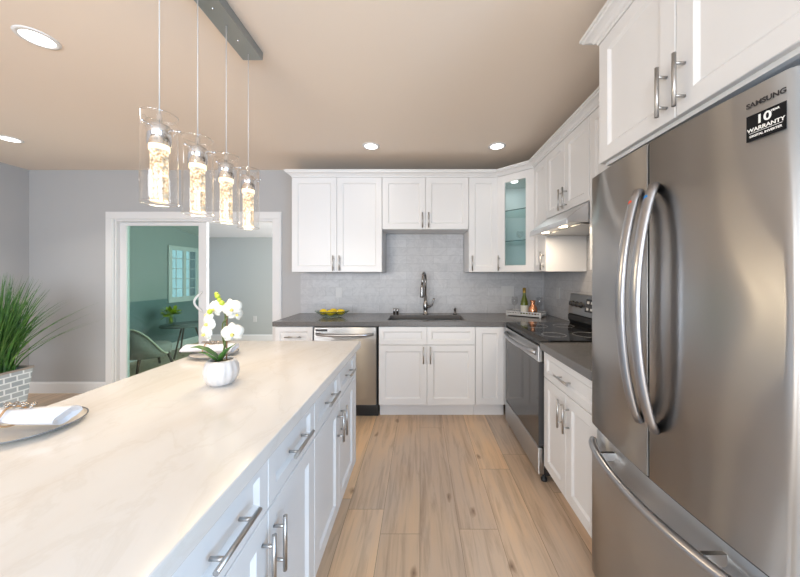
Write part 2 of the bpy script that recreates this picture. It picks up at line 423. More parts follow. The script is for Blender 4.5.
# ------------------------------------------------------------------ room shell
WB, WR, WL, CEIL, REAR = 3.40, 1.405, -4.43, 2.525, -3.2
T = 0.12
struct(MB().box(WL-T, WR+T, REAR-T, WB+T, -0.1, 0).build('floor', M['floor']), 'pale oak plank floor running away from the camera', 'floor')
struct(MB().box(WL-T, WR+T, REAR-T, WB+T, CEIL, CEIL+0.1).build('ceiling', M['ceiling']), 'warm beige painted flat kitchen ceiling', 'ceiling')
DX0, DX1, DZ = -3.46, -1.655, 1.96            # sliding door opening
xz = lambda u, v, h: (u, h, v)
yz = lambda u, v, h: (h, u, v)
struct(MB().cells([WL-T, DX0, DX1, WR+T], [0, DZ, CEIL], {(1, 0)}, WB, WB+T, xz).build('wall_back', M['wall']), 'grey painted back wall holding the sliding glass door', 'wall')
struct(MB().box(WL-T, WL, REAR, WB, 0, CEIL).build('wall_left', M['wall']), 'grey painted wall behind the tall grass plant', 'wall')
struct(MB().cells([REAR, -2.3, -0.4, WB], [0, 0.85, 2.15, CEIL], {(1, 1)}, WR, WR+T, yz).build('wall_right', M['wall']), 'grey painted wall behind the range and refrigerator', 'wall')
struct(MB().cells([WL-T, -3.2, -0.8, -0.4, 1.3, WR+T], [0, 0.08, 0.75, 2.12, 2.25, CEIL], {(1, 2), (1, 3), (3, 1), (3, 2)}, REAR-T, REAR, xz).build('wall_rear', M['wall']), 'grey painted wall behind the camera with window opening', 'wall')  # taller opening added to let fill light down the aisle
def base_prof(h): return [(0, 0), (0.016, 0), (0.016, h-0.02), (0.008, h), (0, h)]
def flip(path): return path[::-1]
struct(MB().sweep([(WL, WB), (DX0-0.09, WB)], base_prof(0.125)).build('baseboard_back', M['white_trim']), 'white baseboard under the grey wall left of the glass door', 'baseboard')
struct(MB().sweep([(WL, REAR), (WL, WB)], base_prof(0.125)).build('baseboard_left', M['white_trim']), 'white baseboard along the wall behind the grass plant', 'baseboard')

# door casing: two-step profile on three sides
cs = MB()
for (a, b_, d) in ((0.0, 0.09, 0.016), (0.012, 0.078, 0.022)):
    cs.box(DX0-b_, DX0-a, WB-d, WB, 0, DZ+a)
    cs.box(DX1+a, DX1+b_, WB-d, WB, 0, DZ+a)
    cs.box(DX0-b_, DX1+b_, WB-d, WB, DZ+a, DZ+b_)
struct(cs.build('trim_1', M['white_trim'], bevel=0.003), 'white casing framing the sliding glass door', 'trim')
jb = MB()
jb.box(DX0, DX0+0.018, WB, WB+T, 0, DZ-0.018); jb.box(DX1-0.018, DX1, WB, WB+T, 0, DZ-0.018); jb.box(DX0, DX1, WB, WB+T, DZ-0.018, DZ)
jb.box(DX0+0.05, DX0+0.062, WB+0.045, WB+0.075, 0, DZ-0.018)
struct(jb.build('trim_2', M['white_trim']), 'white jamb lining the sliding door opening', 'trim')

# sliding glass door
px = lambda x, Y: (x-420)/300*Y
dr = thing('door_1', 'white framed sliding door with tinted green glass panel', 'door', (0, WB+0.06, 0)); dr['kind'] = 'structure'
gx0, gx1 = px(121.5, WB+0.06), px(208, WB+0.06)
fm = MB().cells([gx0, gx0+0.075, gx1-0.095, gx1], [0.012, 0.10, DZ-0.06, DZ-0.02], {(1, 1)}, -0.02, 0.02, xz)
fm.build('frame', M['white_trim'], dr, bevel=0.003)
MB().box(gx0+0.07, gx1-0.09, -0.004, 0.004, 0.095, DZ-0.055).build('glass', M['door_glass'], dr)
hz_ = 1.335-(302-275)*(WB)/300
pts = [(gx1-0.05-0.060*math.sin(PI*i/14), -0.02-0.045*math.sin(PI*i/14), hz_-0.115+0.23*i/14) for i in range(15)]
MB().tube(pts, 0.011, 10).build('handle', M['white_plastic'], dr)

# sunroom behind the door
SY = 6.1
struct(MB().box(WL-T, -0.9, WB+T, SY+T, -0.1, 0).build('floor_sunroom', M['floor']), 'plank floor of the room beyond the glass door', 'floor')
struct(MB().prism([(WB+T, 2.42), (SY+T, 2.085), (SY+T, 2.185), (WB+T, 2.52)], WL-T, -0.9, lambda u, v, h: (h, u, v)).build('ceiling_sunroom', M['white_trim']), 'white sloping ceiling of the room beyond the glass door', 'ceiling')
struct(MB().box(WL-T, -0.9, SY, SY+T, 0, 2.6).build('wall_sunroom_back', M['sun_wall']), 'grey far wall seen through the open doorway', 'wall')
WY0, WY1, WZ0, WZ1 = 5.30, 5.93, 0.90, 1.82
struct(MB().cells([WB+T, WY0, WY1, SY], [0, WZ0, WZ1, 2.6], {(1, 1)}, WL-T, WL, yz).build('wall_sunroom_left', M['sun_wall']), 'wall with small window seen through green glass', 'wall')
struct(MB().sweep([(WL, SY), (-0.9, SY)], base_prof(0.125)).build('baseboard_sunroom_back', M['white_trim']), 'white baseboard on the far wall beyond the doorway', 'baseboard')
struct(MB().sweep([(WL, WB+T), (WL, SY)], base_prof(0.125)).build('baseboard_sunroom_left', M['white_trim']), 'white baseboard seen through the green glass', 'baseboard')
struct(MB().box(WL, WL+0.006, WB+T+0.9, SY, 0.125, WZ0+0.02).build('lower_wall_sheet', M['lower_sheet']), 'dark blue grey sheet on the lower wall behind the green glass', 'trim')  # thin dark sheet laid over the lower wall
wn = thing('window_1', 'small white framed window seen through the green glass', 'window', (WL, 0, 0)); wn['kind'] = 'structure'
ym = (WY0+WY1)/2
MB().cells([WY0-0.04, WY0+0.03, ym-0.03, ym+0.03, WY1-0.03, WY1+0.04], [WZ0-0.04, WZ0+0.035, WZ1-0.035, WZ1+0.04], {(1, 1), (3, 1)}, 0.0065, 0.03, yz).build('frame', M['white_trim'], wn)
MB().box(-0.03, 0.05, WY0-0.06, WY1+0.06, WZ0-0.055, WZ0-0.03).build('sill', M['white_trim'], wn)
MB().box(-0.02, -0.014, WY0, WY1, WZ0, WZ1).build('glass', M['glass'], wn)
gm = MB()
for k in range(1, 5): gm.box(-0.008, 0.0, WY0, WY1, WZ0+k*0.184-0.006, WZ0+k*0.184+0.006)
for k in range(1, 4): gm.box(-0.008, 0.0, WY0+k*0.155-0.005, WY0+k*0.155+0.005, WZ0, WZ1)
gm.build('muntin_grid', M['white_trim'], wn)

# tile backsplash
BSX = -1.35
struct(MB().cells([BSX, -0.378, 0.49, WR], [0.905, 1.362, 1.795], {(0, 1), (2, 1)}, WB-0.008, WB, xz).build('trim_4', M['tile_back']), 'pale grey marble tile backsplash behind the sink', 'backsplash')
struct(MB().cells([1.335, 1.87, 2.505, WB-0.008], [0.905, 1.362, 1.66], {(0, 1), (2, 1)}, WR-0.008, WR, yz).build('trim_5', M['tile_side']), 'pale grey marble tile backsplash behind the range', 'backsplash')

# ------------------------------------------------------------------ cabinets
def cabinet(name, label, loc, rz, wd, h, depth, fronts, toe=0, cat='cabinet', ends=0.0, body=True, group=None):
    """fronts: (kind, x0, x1, z0, z1, handle) with handle None | ('v'|'h', x, z)"""
    t = thing(name, label, cat, loc, rz, group)
    if body:
        b = MB(); b.box(0, wd, 0, depth, toe, h); b.build('body', M['white'], t)
    if toe:
        MB().box(0, wd, 0.075, 0.09, 0, toe).build('toe_kick', M['white'], t)
    for kind, x0, x1, z0, z1, hd in fronts:
        d = MB().shaker(x0, x1, z0, z1, rail=0.057 if kind == 'door' else 0.042).build(kind, M['white'], t)
        if hd:
            MB().bar_handle(hd[1], hd[2], vert=(hd[0] == 'v')).build('handle', M['nickel'], d)
    return t
G = 0.0015
UB = WB-0.009                          # backs of wall cabinets
UF = 3.07                              # carcass front of the wall cabinets, doors end at 3.05
UD = UB-UF
UZ, UT = 1.365, 2.33
H = UT-UZ
def pair(wd, h, z0=0.0, hz=None, inset=0.05):
    m_ = wd/2
    return [('door', G, m_-G, z0+G, h-G, ('v', m_-inset+0.018, hz)), ('door', m_+G, wd-G, z0+G, h-G, ('v', m_+inset-0.018, hz))]
cabinet('wall_cabinet', 'tall white two-door wall cabinet above the bowl of lemons', (-1.305, UF, UZ), 0, 0.918, H, UD, pair(0.918, H, hz=0.09))
HS = UT-1.80
cabinet('wall_cabinet', 'short white two-door wall cabinet above the sink', (-0.385, UF, 1.80), 0, 0.880, HS, UD, pair(0.880, HS, hz=0.09))
cabinet('wall_cabinet', 'narrow white single-door wall cabinet beside the glass-fronted corner cabinet', (0.497, UF, UZ), 0, 0.296, H, UD,
        [('door', G, 0.296-G, G, H-G, ('v', 0.03, 0.09))])
# diagonal glass corner cabinet
cc = thing('corner_cabinet', 'white corner wall cabinet with a glass door and glass shelves', 'cabinet', (0, 0, UZ))
A_, B_, C_, D_ = (0.796, UB), (0.796, UF), (1.075, 2.79), (WR-0.009, 2.79)
E_ = (WR-0.009, UB)
bd = MB()
poly = [A_, B_, C_, D_, E_]
bd.prism(poly, 0.0, 0.018); bd.prism(poly, H-0.018, H)
tk = 0.012
bd.box(0.796, 0.796+tk, UF+0.004, UB, 0.018, H-0.018); bd.box(1.079, WR-0.009, 2.79, 2.79+tk, 0.018, H-0.018)
bd.box(0.81, WR-0.009, UB-tk, UB, 0.018, H-0.018); bd.box(WR-0.009-tk, WR-0.009, 2.803, UB-tk, 0.018, H-0.018)
bd.build('body', M['cab_inside'], cc)
ang = math.atan2(C_[1]-B_[1], C_[0]-B_[0]); LW = math.hypot(C_[0]-B_[0], C_[1]-B_[1])
dm = MB(); st, yf = 0.088, -0.02
dm.cells([0.006, st, LW-st, LW-0.006], [G, 0.065, H-0.075, H-G], {(1, 1)}, yf, 0.0, xz)
do = dm.build('door', M['white'], cc, bevel=0.004); do.location = (B_[0], B_[1], 0); do.rotation_euler = (0, 0, ang)
MB().box(st-0.004, LW-st+0.004, -0.010, -0.006, 0.06, H-0.07).build('glass', M['cab_glass'], do)
MB().bar_handle(0.035, 0.09).build('handle', M['nickel'], do)
ins = [(0.812, UB-tk-0.002), (0.812, UF+0.022), (1.088, 2.812), (WR-0.009-tk-0.002, 2.812), (WR-0.009-tk-0.002, UB-tk-0.002)]
SH = [0.305, 0.612]
M['shelf_edge'] = mat('shelf_glass_edge', (0.05, 0.13, 0.13, 1), 0.2)
for z in SH:
    sf = MB().prism(ins, z, z+0.007).build('shelf', M['shelf_glass'], cc)
    e0, e1 = Vector(ins[1]), Vector(ins[2]); nn_ = Vector((-(e1-e0).y, (e1-e0).x)).normalized()*-0.002
    MB().prism([e0, e1, e1+nn_, e0+nn_], z-0.0005, z+0.0075).build('edge', M['shelf_edge'], sf)

MB().lathe([(0, -0.010), (0.03, -0.010), (0.034, -0.006), (0.034, 0.0), (0, 0.0)], (0.985, 3.13, H-0.0185), 24).build('added_glow_disc', M['lamp_face'], cc)  # glowing disc and area light added to brighten the cabinet interior
area('added_cabinet_fill', (0.985, 3.13, UT-0.031), (0, 0, 0), 0.05, 0, 0.55, (0.95, 1.0, 0.98), 'DISK')

RF = 1.075                              # right run carcass front; doors end at 1.055
RD = WR-0.009-RF
cabinet('wall_cabinet', 'narrow white wall cabinet between the corner cabinet and range hood', (RF, 2.788, UZ), -PI/2, 0.277, H, RD,
        [('door', 0.004, 0.277-G, G, H-G, ('v', 0.235, 0.09))])
HH = UT-1.80
cabinet('wall_cabinet', 'short white two-door wall cabinet above the range hood', (RF, 2.508, 1.80), -PI/2, 0.636, HH, RD, pair(0.636, HH, hz=0.09))
cabinet('wall_cabinet', 'white wall cabinet mostly hidden between hood and refrigerator', (RF, 1.869, UZ), -PI/2, 0.50, H, RD,
        [('door', G, 0.25-G, G, H-G, None), ('door', 0.25+G, 0.5-G, G, H-G, None)])
FX = 0.795
fcab = cabinet('wall_cabinet', 'deep white two-door cabinet mounted above the refrigerator', (FX, 1.30, 1.812), -PI/2, 0.78, UT-1.812, WR-0.009-FX,
        pair(0.78, UT-1.812, hz=0.095), body=False)
fb = MB(); fd = WR-0.009-FX
fb.box(0, 0.78, 0, fd, 0.045, UT-1.812); fb.box(0, 0.018, 0, fd, 0, 0.045); fb.box(0.762, 0.78, 0, fd, 0, 0.045); fb.box(0.018, 0.762, 0, 0.018, -0.012, 0.045)
fb.build('body', M['white'], fcab)
cp = [(-0.012, 0), (0.004, 0), (0.006, 0.010), (0.014, 0.014), (0.020, 0.024), (0.032, 0.032), (0.046, 0.036), (0.048, 0.045), (0.055, 0.046), (0.055, 0.060), (-0.012, 0.060)]
cp = [(o, z+UT+0.0005) for o, z in cp]
tag(MB().sweep([(-1.305, UB), (-1.305, 3.05), (0.788, 3.05), (1.055, 2.782), (1.055, 1.37)], cp).build('crown_molding', M['white']),
    'white crown molding along the tops of the back and range wall cabinets', 'molding', kind='thing')
tag(MB().sweep([(WR-0.03, 1.30), (0.775, 1.30), (0.775, 0.50)], cp).build('crown_molding', M['white']),
    'white crown molding on top of the cabinet above the refrigerator', 'molding', kind='thing')

# base cabinets along the back wall
BT, TOE = 0.86, 0.13
BF = 2.79; BD = WB-0.01-BF
DZ0, DZ1 = 0.690, 0.855
cabinet('base_cabinet', 'small white base cabinet with drawer left of the dishwasher', (-1.34, BF, 0), 0, 0.350, BT, BD,
        [('drawer', G, 0.350-G, DZ0, DZ1, ('h', 0.178, 0.765)), ('door', G, 0.350-G, TOE+0.005, DZ0-0.004, ('v', 0.32, 0.58))], toe=TOE)
ws = 0.892
cabinet('base_cabinet', 'white two-door base cabinet under the sink', (-0.382, BF, 0), 0, ws, BT-0.21, BD,
        [('drawer', G, ws/2-G, DZ0, DZ1, None), ('drawer', ws/2+G, ws-G, DZ0, DZ1, None),
         ('door', G, ws/2-G, TOE+0.005, DZ0-0.004, ('v', ws/2-0.032, 0.60)), ('door', ws/2+G, ws-G, TOE+0.005, DZ0-0.004, ('v', ws/2+0.032, 0.60))], toe=TOE)
sinkcab = bpy.data.objects[[o.name for o in COL.objects if o.get('label') == 'white two-door base cabinet under the sink'][0]]
MB().box(0, ws, 0, 0.03, BT-0.21, BT).build('apron', M['white'], sinkcab)
cabinet('base_cabinet', 'narrow white base cabinet with one full-height door beside the range', (0.512, BF, 0), 0, 0.285, BT, BD,
        [('door', G, 0.262, TOE+0.005, DZ1, None)], toe=TOE)
# right run: corner filler, range, base cabinet
RBF = 0.81
tag(MB().box(0.80, WR-0.009, 2.688, BF, 0.0, BT).build('corner_filler', M['white']), 'thin white filler panel between range and corner base cabinet', 'filler panel', kind='thing')
wr = 0.58
cabinet('base_cabinet', 'white base cabinet with drawer between range and refrigerator', (RBF, 1.915, 0), -PI/2, wr, BT, WR-0.009-RBF,
        [('drawer', G, wr-G, DZ0, DZ1, ('h', wr/2, 0.765)),
         ('door', G, wr/2-G, TOE-0.01, DZ0-0.004, ('v', wr/2-0.032, 0.57)), ('door', wr/2+G, wr-G, TOE-0.01, DZ0-0.004, ('v', wr/2+0.032, 0.57))], toe=TOE-0.015)

# island
IX, IXL = -0.387, -1.228
IF = -0.435                             # carcass face, doors reach -0.415
wi = 0.72
for yn, lb in ((1.18, 'white island cabinet at the end nearest the dishwasher'), (0.46, 'middle white island cabinet, its handles below the flower pot'), (-0.26, 'white island cabinet at the near end of the island')):
    cabinet('island_cabinet', lb, (IF, yn, 0), PI/2, wi-0.001, 0.863, 0.60,
            [('drawer', G, wi/2-G, 0.695, 0.855, ('h', wi/4, 0.775)), ('drawer', wi/2+G, wi-0.001-G, 0.695, 0.855, ('h', wi*0.75, 0.775)),
             ('door', G, wi/2-G, 0.135, 0.690, ('v', wi/2-0.032, 0.575)), ('door', wi/2+G, wi-0.001-G, 0.135, 0.690, ('v', wi/2+0.032, 0.575))], toe=0.13)
tag(MB().prism([(-1.05, 0), (IF-0.075, 0), (IF-0.075, 0.132), (IF+0.02, 0.132), (IF+0.02, 0.863), (-1.05, 0.863)], 1.901, 1.945, xz).build('island_end_panel', M['white']), 'white end panel closing the far end of the island', 'panel')
tag(MB().box(-1.06, -1.037, -0.26, 1.9, 0, 0.863).build('island_back_panel', M['white']), 'white panel on the seating side under the island top', 'panel')
tag(MB().box(IXL, IX, -0.30, 1.96, 0.8635, 0.905).build('island_countertop', M['quartz_white'], bevel=0.003), 'large white quartz countertop on the island', 'countertop')

# grey countertops
CF = 2.76
SX0, SX1, SY0, SY1 = -0.31, 0.43, 2.85, 3.22
WE = WR-0.0085
tag(MB().cells([-1.36, SX0, SX1, 0.765, WE], [2.685, CF, SY0, SY1, WB-0.0085], {(0, 0), (1, 0), (2, 0), (1, 2)}, BT+0.0005, 0.905).build('countertop', M['quartz_grey'], bevel=0.003),
    'dark grey L-shaped countertop with the sink cut in', 'countertop')
tag(MB().box(0.765, WE, 1.335, 1.917, BT+0.0005, 0.905).build('countertop', M['quartz_grey'], bevel=0.003), 'short dark grey countertop between range and refrigerator', 'countertop')

# sink
sk = thing('sink', 'undermount stainless steel sink below the tall faucet', 'sink', (0, 0, 0))
b = MB(); x0, x1, y0, y1, zt, zb = SX0-0.003, SX1+0.003, SY0-0.003, SY1+0.003, 0.8595, 0.69
b.cells([x0, x0+0.01, x1-0.01, x1], [y0, y0+0.01, y1-0.01, y1], {(1, 1)}, zb, zt)
b.box(x0, x1, y0, y1, zb-0.01, zb)
b.build('basin', M['sink'], sk)
MB().lathe([(0.0, 0.004), (0.03, 0.004), (0.043, 0.001), (0.045, 0)], ((x0+x1)/2, (y0+y1)/2, zb+0.0005), 24).build('drain', M['chrome'], sk)
# faucet
fy, fx, fz = 3.30, px(425.5, 3.30), 0.905
fc = thing('faucet', 'tall dark nickel pull-down faucet behind the sink', 'faucet', (fx, fy, fz))
MB().lathe([(0, 0), (0.030, 0), (0.030, 0.006), (0.022, 0.012), (0.022, 0.05), (0.026, 0.065), (0.026, 0.11), (0.019, 0.13), (0.016, 0.20), (0, 0.20)], (0, 0, 0), 24).build('base', M['faucet'], fc)
arc = [(0, 0, 0.19), (0, 0, 0.36)] + [(-0.016*(1-math.cos(PI*i/10)), -0.08*(1-math.cos(PI*i/10)), 0.385+0.07*math.sin(PI*i/10)) for i in range(1, 10)]
arc += [(-0.033, -0.16, 0.37), (-0.036, -0.165, 0.33)]
MB().tube(arc, 0.0125, 12).build('spout', M['faucet'], fc)
MB().tube([(-0.036, -0.165, 0.335), (-0.038, -0.167, 0.30), (-0.041, -0.17, 0.21), (-0.041, -0.17, 0.195)], [0.014, 0.018, 0.021, 0.019], 14).build('spray_head', M['faucet'], fc)
MB().tube([(0.015, -0.005, 0.085), (0.045, -0.02, 0.085), (0.072, -0.03, 0.105), (0.086, -0.034, 0.15), (0.094, -0.036, 0.175)], [0.015, 0.013, 0.010, 0.008, 0.010], 12).build('lever', M['faucet'], fc)
sd = thing('soap_dispenser', 'small dark nickel soap dispenser right of the faucet', 'soap dispenser', (px(455, 3.29), 3.29, 0.905))
MB().lathe([(0, 0), (0.02, 0), (0.02, 0.012), (0.013, 0.016), (0.013, 0.035), (0, 0.035)], seg=20).build('base', M['faucet'], sd)
MB().tube([(0, 0, 0.035), (0, 0, 0.055), (0, -0.015, 0.064), (0, -0.05, 0.058)], [0.012, 0.014, 0.011, 0.007], 12).build('nozzle', M['faucet'], sd)
for i, (x, lb) in enumerate(((394.3, 'left of the pair of short nickel air-gap caps by the sink'), (397.4, 'right of the pair of short nickel air-gap caps by the sink'))):
    tag(MB().lathe([(0, 0), (0.013, 0), (0.013, 0.058), (0.010, 0.062), (0, 0.062)], (0, 0, 0), 16).build('air_gap_cap', M['faucet']), lb, 'sink cap').location = (px(x, 3.29), 3.29, 0.905)

# dishwasher
dw = thing('dishwasher', 'stainless steel dishwasher under the grey counter beyond the island', 'dishwasher', (-0.983, 2.79, 0))
wd = 0.592
MB().box(0.004, wd-0.006, 0.0, 0.58, 0.10, 0.855).build('body', M['dark_gap'], dw)
MB().box(0.004, wd-0.004, 0.055, 0.075, 0, 0.115).build('toe_kick', M['black'], dw)
dd = MB().box(0.004, wd-0.012, -0.025, 0, 0.135, 0.852).build('door', M['steel_front'], dw, bevel=0.004)
hp = [(0.03+0.52*i/16, -0.025-0.045*min(1, math.sin(PI*i/16)*2.2), 0.79-0.006*math.sin(PI*i/16)) for i in range(17)]
MB().tube(hp, 0.014, 12).build('handle', M['fridge_handle'], dd)
MB().box(0.02, 0.13, -0.0262, -0.0248, 0.815, 0.835).build('control_strip', M['logo_grey'], dd)

# ------------------------------------------------------------------ range
rg = thing('range', 'stainless steel electric range with black glass cooktop and oven door', 'range', (0.772, 2.682, 0), -PI/2)
rw, rdep = 0.760, 0.615
MB().box(0.004, rw-0.004, 0.03, rdep, 0.045, 0.896).build('body', M['black'], rg)
MB().box(0, rw, -0.006, 0.055, 0.885, 0.914).build('front_rail', M['black'], rg, bevel=0.005)
MB().box(0, rw, 0.0555, rdep, 0.897, 0.914).build('cooktop', M['black_glass'], rg, bevel=0.003)
for (x, y, r) in ((0.19, 0.18, 0.10), (0.57, 0.17, 0.08), (0.19, 0.42, 0.08), (0.57, 0.41, 0.10)):
    MB().lathe([(r-0.002, 0), (r-0.002, 0.0006), (r, 0.0006), (r, 0)], (x, y, 0.9142), 40).build('burner_ring', M['tray'], rg)
od = MB().cells([0.006, 0.05, rw-0.05, rw-0.006], [0.225, 0.226, 0.775, 0.875], {(1, 1), (0, 1), (2, 1), (0, 0), (1, 0), (2, 0)}, -0.012, 0.029, xz).build('oven_door', M['steel_front'], rg, bevel=0.004)
MB().box(0.006, rw-0.006, -0.010, 0.029, 0.232, 0.774).build('oven_window', M['oven_glass'], od, bevel=0.002)
op = [(0.04+0.68*i/20, -0.012-0.050*min(1, (math.sin(PI*i/20)**0.6)*1.05), 0.828) for i in range(21)]
MB().tube(op, 0.016, 12).build('handle', M['fridge_handle'], od)
MB().box(0.006, rw-0.006, -0.012, 0.029, 0.05, 0.222).build('drawer', M['steel_front'], rg, bevel=0.006)
for x in (0.05, rw-0.03):
    for y in (0.035, 0.55):
        MB().lathe([(0, 0), (0.02, 0), (0.02, 0.015), (0.010, 0.02), (0.010, 0.046), (0, 0.046)], (x, y, 0.0), 16).build('leveling_foot', M['black'], rg)
vp_ = [(0.565, 0.914), (0.545, 0.95), (0.545, 0.985), (0.56, 1.0), (0.614, 1.0), (0.614, 0.914)]
MB().prism(vp_, 0.01, rw-0.01, lambda u, v, h: (h, u, v)).build('vent_riser', M['black'], rg)
bg_ = MB().prism([(0.548, 1.001), (0.575, 1.172), (0.60, 1.172), (0.612, 1.16), (0.612, 1.001)], 0.0, rw, lambda u, v, h: (h, u, v)).build('backguard', M['steel_front'], rg, bevel=0.004)
def on_guard(x, t): return (x, 0.548+0.027*t-0.0005, 1.001+0.171*t)
nrm = Vector((0, -0.171, 0.027)).normalized()
for x in (0.07, 0.135, 0.20, rw-0.20, rw-0.135, rw-0.07):
    p = Vector(on_guard(x, 0.5)); MB().tube([p, p+nrm*0.006, p+nrm*0.006, p+nrm*0.03], [0.025, 0.025, 0.019, 0.017], 18).build('knob', M['black'], bg_)
pp = [on_guard(0.27, 0.22), on_guard(0.50, 0.22), on_guard(0.50, 0.82), on_guard(0.27, 0.82)]
dmx = MB(); vs = [dmx.bm.verts.new(Vector(p)+nrm*d) for d in (0.0008, 0.003) for p in pp]
for f in ((0,3,2,1),(4,5,6,7),(0,1,5,4),(1,2,6,5),(2,3,7,6),(3,0,4,7)): dmx.bm.faces.new([vs[i] for i in f])
dsp = dmx.build('display', M['black_glass'], bg_)
for i in range(4):
    for t in (0.36, 0.66):
        p = Vector(on_guard(0.285+0.018+i*0.055, t))+nrm*0.0034
        u = Vector((1,0,0)); v_ = Vector((0, 0.027, 0.171)).normalized()
        q = [p+u*a*0.016+v_*c_*0.010 for a, c_ in ((-1,-1),(1,-1),(1,1),(-1,1))]
        bt = MB(); bt.bm.faces.new([bt.bm.verts.new(k) for k in q]); bt.build('button', M['tray'], dsp)

# range hood
hd = thing('range_hood', 'stainless steel under-cabinet range hood with two warm lights', 'range hood', (WR-0.009, 2.505, 1.655), -PI/2)
hw = 0.633
xf = lambda X: X-(WR-0.009)           # local y from world X
hp_ = [(xf(1.396)-0.0, 0.012), (xf(0.93), 0.012), (xf(0.93), 0.0), (xf(0.915), 0.0), (xf(0.915), 0.035), (xf(1.056), 0.143), (0, 0.143)]
MB().prism(hp_, 0.0, hw, lambda u, v, h: (h, u, v)).build('body', M['hood'], hd, bevel=0.003)
MB().box(0.03, hw-0.03, xf(1.02), xf(1.37), 0.004, 0.011).build('filter', M['nickel'], hd)
MB().box(0.24, 0.39, xf(0.914)-0.002, xf(0.914)+0.002, 0.012, 0.026).build('switch_strip', M['tray'], hd)
for x in (0.17, 0.46):
    MB().lathe([(0, 0), (0.028, 0), (0.028, 0.006), (0, 0.006)], (x, xf(0.975), 0.005), 20).build('bulb', M['hood_bulb'], hd)
for y in (2.335, 2.045):
    area('hood_lamp', (0.975, y, 1.652), (0, 0, 0), 0.06, 0.06, 1.9, (1.0, 0.80, 0.58), 'DISK')

# ------------------------------------------------------------------ refrigerator
FY0, FY1, FXE, BOW = 0.593, 1.31, 0.747, 0.024
FM, FH = (FY0+FY1)/2, (FY1-FY0)/2
def fx_(y):
    u = (y-FM)/FH
    return FXE-BOW*(1-u*u)
fr = thing('refrigerator', 'large stainless french door refrigerator with bottom freezer drawer', 'refrigerator', (0, 0, 0))
MB().box(FXE+0.055, WR-0.02, FY0+0.006, FY1-0.006, 0.03, 1.735).build('body', M['logo_grey'], fr)
MB().box(FXE+0.02, FXE+0.055, FY0+0.004, FY1-0.004, 0.0, 0.045).build('toe_grille', M['black'], fr)
MB().box(FXE+0.005, FXE+0.12, FY0+0.01, FY1-0.01, 1.735, 1.75).build('hinge_cover', M['black'], fr)
def front(y0, y1, r0, r1, n=26, back=FXE+0.05):
    """plan outline of a bowed door between y0 and y1; r0/r1 = corner radii"""
    pts = [(back, y0)]
    for i in range(7):
        a = PI/2*i/6; y = y0+r0*(1-math.cos(a)); pts.append((fx_(y0+r0)+r0*(1-math.sin(a)), y))
    for i in range(1, n):
        y = y0+r0+(y1-r1-y0-r0)*i/n; pts.append((fx_(y), y))
    for i in range(7):
        a = PI/2*i/6; y = y1-r1*(1-math.sin(a)); pts.append((fx_(y1-r1)+r1*(1-math.cos(a)), y))
    pts.append((back, y1))
    return pts
DB, DT_ = 0.695, 1.752
ld = MB().prism(front(FM+0.004, FY1, 0.003, 0.014), DB, DT_, smooth=True).build('door', M['steel'], fr)
rd_ = MB().prism(front(FY0, FM-0.004, 0.022, 0.003), DB, DT_, smooth=True).build('door', M['steel'], fr)
for d in (ld, rd_):
    for p in d.data.polygons:
        if abs(p.normal.z) > 0.9: p.use_smooth = False
MB().box(FXE-BOW+0.006, FXE+0.052, FM-0.0038, FM+0.0038, DB, DT_).build('door_seal', M['dark_gap'], fr)
def vhandle(y, door, dot):
    n = 24; x = fx_(y); pts = []
    for i in range(n+1):
        s_ = i/n; z = 0.857+0.755*s_
        pts.append((x-0.006-0.060*(math.sin(PI*s_)**0.75), y, z))
    h = MB().tube(pts, [0.019]*len(pts), 14, sx=0.62, up=(1, 0, 0)).build('handle', M['fridge_handle'], door)
    p = pts[-2]
    MB().ellipsoid((p[0]-0.0125, p[1]+0.002, p[2]-0.012), 0.0022, 0.010, 0.012).build('sticker', M[dot], h)
vhandle(FM+0.034, ld, 'red_dot'); vhandle(FM-0.034, rd_, 'blue_dot')
# freezer drawer: bowed front whose top edge steps back behind the handle
fz = MB(); outl = front(FY0, FY1, 0.02, 0.014)
def ringz(z, off): return [fz.bm.verts.new((x+off if i not in (0, len(outl)-1) else x, y, z)) for i, (x, y) in enumerate(outl)]
rows = [ringz(0.06, 0), ringz(0.585, 0), ringz(0.60, 0.004), ringz(0.625, 0.022), ringz(0.672, 0.022), ringz(0.680, 0.03)]
for A, B in zip(rows, rows[1:]):
    for k in range(len(A)): 
        f = fz.bm.faces.new((A[k], A[(k+1)%len(A)], B[(k+1)%len(A)], B[k])); f.smooth = True
fz.bm.faces.new(rows[0][::-1]); fz.bm.faces.new(rows[-1])
MB().prism([(x+0.014, y) if k not in (0, len(outl)-1) else (x, y) for k, (x, y) in enumerate(outl)], 0.681, 0.6945).build('gasket', M['dark_gap'], fr)
fdr = fz.build('freezer_drawer', M['steel'], fr)
pts = []
for i in range(31):
    s_ = i/30; y = FY1-0.03-(FY1-FY0-0.06)*s_
    pts.append((fx_(y)-0.004-0.052*(math.sin(PI*s_)**0.6), y, 0.632))
MB().tube(pts, 0.015, 14).build('handle', M['fridge_handle'], fdr)
for y in (FM+0.21, FM-0.21):
    MB().box(fx_(y)-0.036, fx_(y)+0.03, y-0.006, y+0.006, 0.618, 0.648).build('handle_post', M['nickel'], fdr)
